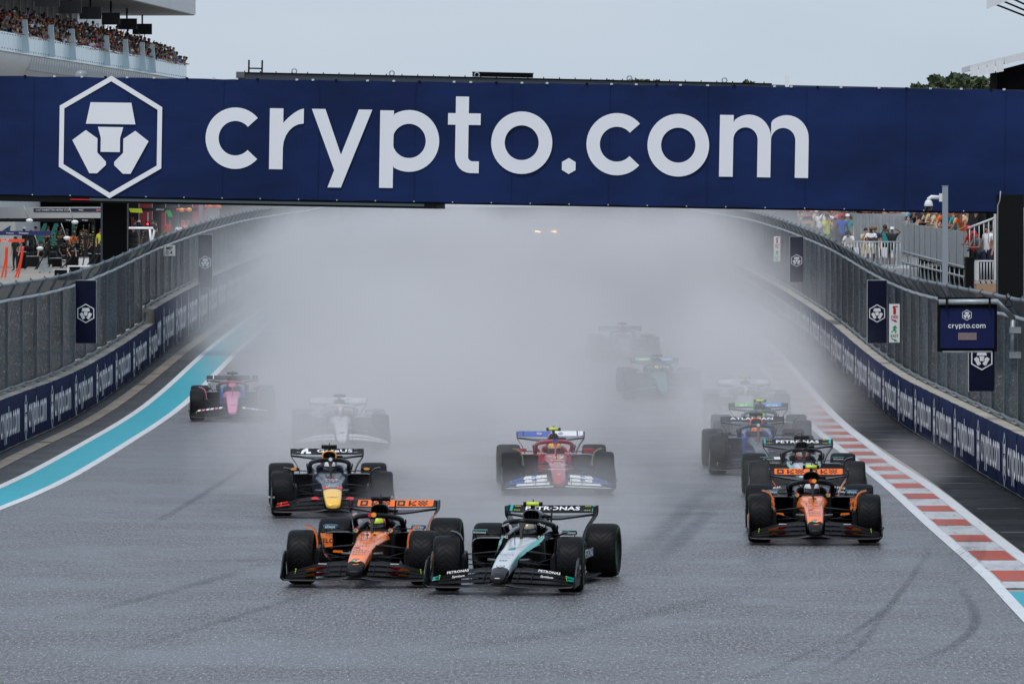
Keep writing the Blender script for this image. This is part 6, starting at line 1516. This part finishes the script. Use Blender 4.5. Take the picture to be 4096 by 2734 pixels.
    for i, (x, y, w) in enumerate(((250, 1021, 28), (318, 1024, 60), (320, 1000, 40), (378, 993, 30))):
        t = thing('folded_sheet', f'white sheet lying on the pit lane, {("first", "second", "third", "fourth")[i]} from the left', 'sheet', (px(x, y, 372).x, 372 + i * .8, gz(372 + i*.8))); k = 372/F; mb = MB(); mb.loft([[(-w*k/2 + q*w*k/6, dy, .05 + .1*abs(math.sin(q*1.7 + dy*3))) for q in range(7)] for dy in (-.6, -.2, .3, .8)], 0, (False, False), True, False); mb.build('cloth', cl, t)
    for i, (x, y) in enumerate(((160, 993), (268, 952), (300, 888), (118, 882))):
        t = thing('white_lamp', f'white rounded lamp hanging in the pit lane, {("lowest", "by the brown-suited crew", "right on the black pipe", "left on the black pipe")[i]}', 'lamp', px(x, y, 338), 0, 'white lamps in the pit lane'); MB().sphere((0, 0, 0), .16, 12, 8, sc_=(1.1, .7, .65)).build('shade', SIGNW, t); MB().tube([(-.05, 0, .08), (-.3, .05, .75)], .025, 5).build('stem', STEEL, t)
    wr = thing('equipment_stand', 'white tubular frame right of the black bridge leg', 'stand', (px(560, 0, 300).x, 300, gz(300))); k = 300/F; zt_ = px(0, 912, 300).z - gz(300)
    MB().tube([((512-560)*k, 0, zt_), ((612-560)*k, 0, zt_), ((618-560)*k, 0, zt_ - .1), ((604-560)*k, 0, zt_ - .9)], .05, 8).build('top_tube', SIGNW, wr); MB().tube([((598-560)*k, .3, zt_ - .05), ((606-560)*k, .3, zt_ - .95), ((606-560)*k, .3, 0)], .05, 8).build('leg_tube', SIGNW, wr)
    tr = thing('pit_trolley', 'white-topped black trolley just behind the left fence', 'trolley', (px(315, 0, 308).x, 308, gz(308))); k = 308/F
    zt_ = px(0, 1062, 308).z - gz(308); MB().bbox((-45*k, 0, zt_ - .05), (45*k, .7, zt_)).build('top', SIGNW, tr); MB().bbox((-98*k, .1, zt_ - .75), (-50*k, .6, zt_ - .2)).build('case', BLACK, tr); MB().bbox((-40*k, .1, zt_ - .75), (10*k, .6, zt_ - .2)).build('case', BLACK, tr)
    for x in (-45, 44): MB().bbox(((x)*k, .02, 0), ((x+4)*k, .08, zt_ - .055)).build('leg', SIGNW, tr)
    sg = thing('pit_signal', 'small pit signal with a lit red lamp right of the bridge leg', 'signal', (px(592, 0, 320).x, 320, gz(320))); z = px(0, 896, 320).z - gz(320)
    MB().bbox((-.11, 0, z - .12), (.11, .12, z + .12)).build('housing', BLACK, sg); MB().bbox((-.02, .03, z + .12), (.02, .07, z + .55)).build('mast', STEEL, sg); MB().bbox((-.03, .03, 0), (.03, .09, z - .12)).build('post', BLACK, sg)
    disc(sg, mat('red_lamp', (1, .03, .04), .4, emit=2.5), (-.01, -.01, z), .05, name='lamp')
    for x, nm_ in ((804, 'thick grey'), (830, 'thin grey')):
        t = thing('light_pole', f'{nm_} pole rising behind the left fence under the bridge', 'pole', (px(x, 0, 262).x, 262, gz(262))); w = .075 if x < 810 else .03; MB().bbox((-w, -w, 0), (w, w, 8.2 if x < 810 else 5.4)).build('shaft', mat('pole_grey', lin((140, 148, 156)), .5), t); MB().bbox((-w*1.6, -w*1.6, 0), (w*1.6, w*1.6, .08)).build('base', STEEL, t)
    # crew
    r4 = random.Random(4); CG = 'pit crew in the pit lane'
    for i, (x, d, pose, sh, lg, lb) in enumerate(((62, 338, 'stand', 'black', 'black', 'crew member in black standing by the white cabinet'), (72, 362, 'lean', 'pink', 'navy', 'crew member with pink shoulder at the garage mouth'), (272, 352, 'bend', 'black', 'black', 'crew member bending over equipment between the teal fins and leg'), (282, 366, 'lean', 'orange', 'black', 'crew member in brown-orange suit under the black pipe'), (345, 372, 'stand', 'black', 'black', 'crew member in black with red piping near the bridge leg'), (325, 380, 'stand', 'black', 'black', 'tall crew member in black in front of the garage'), (402, 378, 'stand', 'lime', 'black', 'crew member in lime vest half hidden by the bridge leg'), (190, 350, 'bend', 'navy', 'black', 'crew member crouching before the right teal fin'), (235, 352, 'bend', 'black', 'navy', 'crew member crouching right of the teal fin'), (404, 386, 'stand', 'orange', 'black', 'crew member in brown beside the bridge leg'),
            (716, 425, 'stand', 'white', 'black', 'man in white shirt and black trousers in the far pit lane'), (765, 432, 'lean', 'black', 'black', 'crew member in black right of the man in white'), (672, 436, 'stand', 'red', 'black', 'crew member in red under the green board'), (540, 440, 'stand', 'navy', 'black', 'crew member in navy by the red cabinet'), (745, 438, 'stand', 'orange', 'black', 'crew member in orange behind the man in white'), (612, 440, 'stand', 'black', 'black', 'crew member in black before the dark garage'))):
        person((px(x, 0, d).x, d, gz(d)), R(r4.uniform(-60, 60)), pose, sh, lg, True, lb, CG, r_=r4, cap=r4.choice((None, 'black', None)))
pit()
def pit_clutter():
    r5 = random.Random(77)
    CG = 'pit crew in the pit lane'; k = 0
    for i in range(16):
        x = 95 + i * 25 + r5.uniform(-5, 5) if i < 12 else 515 + (i - 12) * 55; d = r5.uniform(376, 404) if i < 12 else r5.uniform(436, 446)
        sh = r5.choice(('black', 'black', 'navy', 'black', 'dark green', 'red') if i < 12 else ('red', 'navy', 'black'))
        person((px(x, 0, d).x, d, zg(d)), R(r5.uniform(-90, 90)), r5.choice(('stand', 'bend', 'lean', 'phone', 'cross')), sh, 'black', True, f'crew member in {sh} before the garages, {ordn(i + 1)} along from the left', CG, r_=r5, cap=r5.choice((None, 'black', 'white', None)))
    # tyre stacks, tool cases, jacks on the pit apron
    for i, (x, d) in enumerate(((110, 360), (150, 366), (215, 362), (255, 374), (300, 380), (350, 384), (392, 376), (530, 430), (585, 436), (640, 432))):
        t = thing('tyre_stack', f'stack of black tyres on the pit apron, {ordn(i + 1)} from the left', 'tyres', (px(x, 0, d).x, d, zg(d)), 0, 'tyre stacks on the pit apron')
        for q in range(r5.choice((2, 3, 3))): MB().lathe([(.2, .02), (.34, .02), (.36, .09), (.36, .27), (.34, .34), (.2, .34)], 16, 'z', c=(0, 0, q * .36)).build('tyre', CARB2, t)
    for i, (x, d, w, h, m) in enumerate(((85, 344, .5, .9, BLACK), (130, 350, .7, .6, CARB2), (175, 348, .4, .5, STEEL), (228, 350, .5, .5, BLACK), (290, 356, .6, .8, BLACK), (336, 352, .5, .5, SIGNW), (385, 360, .8, .6, BLACK), (300, 330, .5, .35, BLACK), (180, 332, .6, .25, STEEL), (250, 338, .9, .12, SIGNW))):
        t = thing('tool_case', f'tool case standing on the pit lane, {ordn(i + 1)} from the left', 'case', (px(x, 0, d).x, d, zg(d)), 0, 'tool cases on the pit lane')
        MB().bbox((-w/2, -.2, .06), (w/2, .2, h)).build('body', m, t); MB().bbox((-w/2 - .01, -.21, h), (w/2 + .01, .21, h + .04)).build('lid', STEEL, t)
        for s in (-1, 1): MB().lathe([(.001, -.02), (.05, -.02), (.05, .02), (.001, .02)], 8, 'x', c=(s*w*.4, -.15, .05)).build('castor', BLACK, t)
    # far garages behind, red and black team walls in the mist
    fg = thing('team_garage', 'red and black team garage front far down the pit lane', 'garage', (px(640, 0, 452).x, 452, zg(452)))
    RG = gloss('garage_red', (150, 26, 34), .5, 0)
    for i in range(9):
        x = -3.2 + i * .9; MB().bbox((x, 0, 0), (x + .86, .3, 4.6)).build('wall_panel', (BLACK, CARB2, RG, BLACK, RBN, BLACK, RG, mat('garage_grey', (.16, .16, .165), .6), BLACK)[i], fg)
    MB().bbox((-3.4, -.3, 4.2), (9.5, -.02, 4.8)).build('header', BLACK, fg); decal('CEVA LOGISTICS', .3, WHT_D, fg, (1.2, -.32, 4.5))
    MB().bbox((4.9, 0, 0), (9.5, .3, 1.4)).build('low_wall', RG, fg)
pit_clutter()
# signboard closing the view at the end of the straight, a recovery truck in the murk
eb = thing('end_signboard', 'dark navy crypto.com signboard lost in the haze at the far end', 'signboard', (0, 470, zg(470))); kz = 470 / F
MB().bbox((-24, 0, 0), (24, .3, 2.35)).build('board', NAVY2, eb)
for x in (2835, 900): spell(eb, 180 * kz / 2772, (px(x, 0, 470).x, -.05, px(0, 858, 470).z - zg(470)), 2318, 12)
for x in (-20, -10, 0, 10, 20): MB().bbox((x - .1, .31, -.2), (x + .1, .5, 2.2)).build('post', STEEL, eb)
def truck():
    d = 350.0; k = d / F; t = thing('rescue_truck', 'rescue truck far down the straight with two amber lights glowing in the spray', 'truck', (px(2185, 0, d).x, d, zg(d)))
    W_ = mat('truck_white', (.35, .35, .36), .4)
    rg = [sring(y, .82, .88, .42, zt, 6, 16) for y, zt in ((0, 1.0), (.1, 1.12), (1.0, 1.2), (1.5, 1.8), (3.6, 1.85), (4.4, 1.7))]; MB().loft(rg, 0).build('body', W_, t)
    MB().prism([(-.68, 1.02, 1.24), (.68, 1.02, 1.24), (.62, 1.44, 1.76), (-.62, 1.44, 1.76)], (0, -.01, .01)).build('windscreen', BLACK, t)
    for s in (-1, 1):
        for y in (.8, 3.5): MB().lathe([(.001, -.12), (.34, -.12), (.36, -.06), (.36, .06), (.34, .12), (.001, .12)], 18, 'x', c=(s*.78, y, .36)).build('wheel', TYRE, t)
        MB().bbox((s*.42 - .13, 1.6, 1.86), (s*.42 + .13, 1.75, 1.95)).build('amber_lamp', mat('amber_lamp', (1.0, .36, .07), .4, emit=45.0), t)
truck()

# ------------------------------------------------------------------ spray thrown up by the cars
def spray(name, lo, hi, dens, label, step=1.0, near=None):
    mb = MB(); mb.bbox(lo, hi)
    m = bpy.data.materials.new(name); m.use_nodes = True; t = NT(m); t.t.nodes.clear()
    out = t.n('OutputMaterial'); pv = t.n('VolumePrincipled'); t.link(pv.outputs[0], out.inputs['Volume'])
    pv.inputs['Color'].default_value = (0.905, 0.885, 0.885, 1); pv.inputs['Anisotropy'].default_value = 0.0
    g = t.n('TexCoord').outputs['Object']; s_ = t.n('SeparateXYZ'); t.link(g, s_.inputs[0]); X, Y, Z = s_.outputs
    t.link(dens(t, g, X, Y, Z), pv.inputs['Density'])
    try: m.cycles.volume_step_rate = step
    except Exception: pass
    return mb.build(name, m, kind='stuff', label=label, cat='spray')
def main_density(t, g, X, Y, Z):
    n = t.noise(t.mapv(g, (0.5, 0.16, 0.55)), 0.8, 4, 0.6)
    nn = t.smooth(n, 0.33, 0.67, 0.12, 2.1)
    n4 = t.noise(t.mapv(g, (0.2, 0.05, 0.3)), 1.0, 2, 0.5)
    q = t.math('ADD', t.math('DIVIDE', t.math('ADD', X, 0.15), Y), t.math('MULTIPLY_ADD', n4, 0.03, -0.015))   # the wake fans out down the straight
    near = t.smooth(Y, 150, 195, 0.011, 0.0)
    a = t.smooth(t.math('SUBTRACT', q, near), -0.056, -0.024)
    b = t.math('SUBTRACT', 1.0, t.smooth(q, 0.027, 0.053))
    top = t.math('MINIMUM', t.math('MULTIPLY_ADD', Y, 0.0275, -0.85), 5.3)
    v = t.smooth(t.math('DIVIDE', Z, top), 0.2, 1.12, 1.0, 0.0)
    A = t.smooth(Y, 104, 134, 0.0, 0.074)
    # thinner lane of clear air between the two files of cars, denser trails behind them
    lane = t.math('MULTIPLY', t.smooth(t.math('ABSOLUTE', t.math('SUBTRACT', q, 0.020)), 0.003, 0.014, 1.0, 0.0), t.smooth(Y, 165, 205, 1.0, 0.0))
    lane = t.math('SUBTRACT', 1.0, t.math('MULTIPLY', lane, 0.62))
    trail = t.math('MULTIPLY_ADD', t.math('MULTIPLY', t.smooth(t.math('ABSOLUTE', t.math('ADD', X, 3.3)), 0.8, 3.0, 1.0, 0.0), t.smooth(Y, 116, 128, 0.0, 1.0)), 0.9, 1.0)
    trail2 = t.math('MULTIPLY_ADD', t.math('MULTIPLY', t.smooth(t.math('ABSOLUTE', t.math('SUBTRACT', X, 5.4)), 0.8, 2.2, 1.0, 0.0), t.math('MULTIPLY', t.smooth(Y, 127, 134, 0.0, 1.0), t.smooth(Y, 150, 165, 1.0, 0.0))), 1.3, 1.0)
    A = t.math('MULTIPLY', A, t.math('MULTIPLY', t.math('MULTIPLY', lane, trail), trail2))
    r = t.math('MULTIPLY', t.math('MULTIPLY', a, b), t.math('MULTIPLY', v, A))
    return t.math('MULTIPLY', r, nn)
spray('spray', (-17, 100, 0.02), (17, 330, 8.0), main_density, 'thick grey spray hanging over the track behind the leading cars', 0.65)

def puff(c, r, peak, label, tail=0.0):
    "a low plume behind a pair of rear tyres, rising as it trails away"
    def dens(t, g, X, Y, Z):
        u = [t.math('DIVIDE', t.math('SUBTRACT', v, c[i]), r[i]) for i, v in enumerate((X, Y, Z))]
        q = t.math('ADD', t.math('ADD', t.math('MULTIPLY', u[0], u[0]), t.math('MULTIPLY', u[1], u[1])), t.math('MULTIPLY', u[2], u[2]))
        n = t.noise(t.mapv(g, (0.9, 0.35, 0.9)), 1.1, 3, 0.6)
        q = t.math('ADD', q, t.math('MULTIPLY_ADD', n, 1.6, -0.8))
        return t.smooth(q, 0.1, 1.0, peak, 0.0)
    spray('tyre_spray', (c[0] - r[0]*1.3, c[1] - r[1]*1.2, max(.02, c[2] - r[2]*1.3)), (c[0] + r[0]*1.3, c[1] + r[1]*1.2, c[2] + r[2]*1.3), dens, label, 0.8)
puff((-0.9, 99.5, .5), (1.6, 5.5, .9), .07, 'wisps of spray behind the orange car numbered 81')
puff((1.0, 100.0, .5), (1.7, 8.0, .9), .055, 'wisps of spray behind the leading silver and black car')
puff((-4.1, 117.0, .7), (1.8, 5.0, 1.3), .09, 'spray rolling off the left rear tyre of the navy car')
puff((4.7, 108.6, .45), (1.6, 3.0, .6), .02, 'thin spray behind the orange car at the kerb')
puff((7.2, 122.0, .35), (1.0, 6.0, .6), .05, 'thin spray drifting across the kerb on the right')
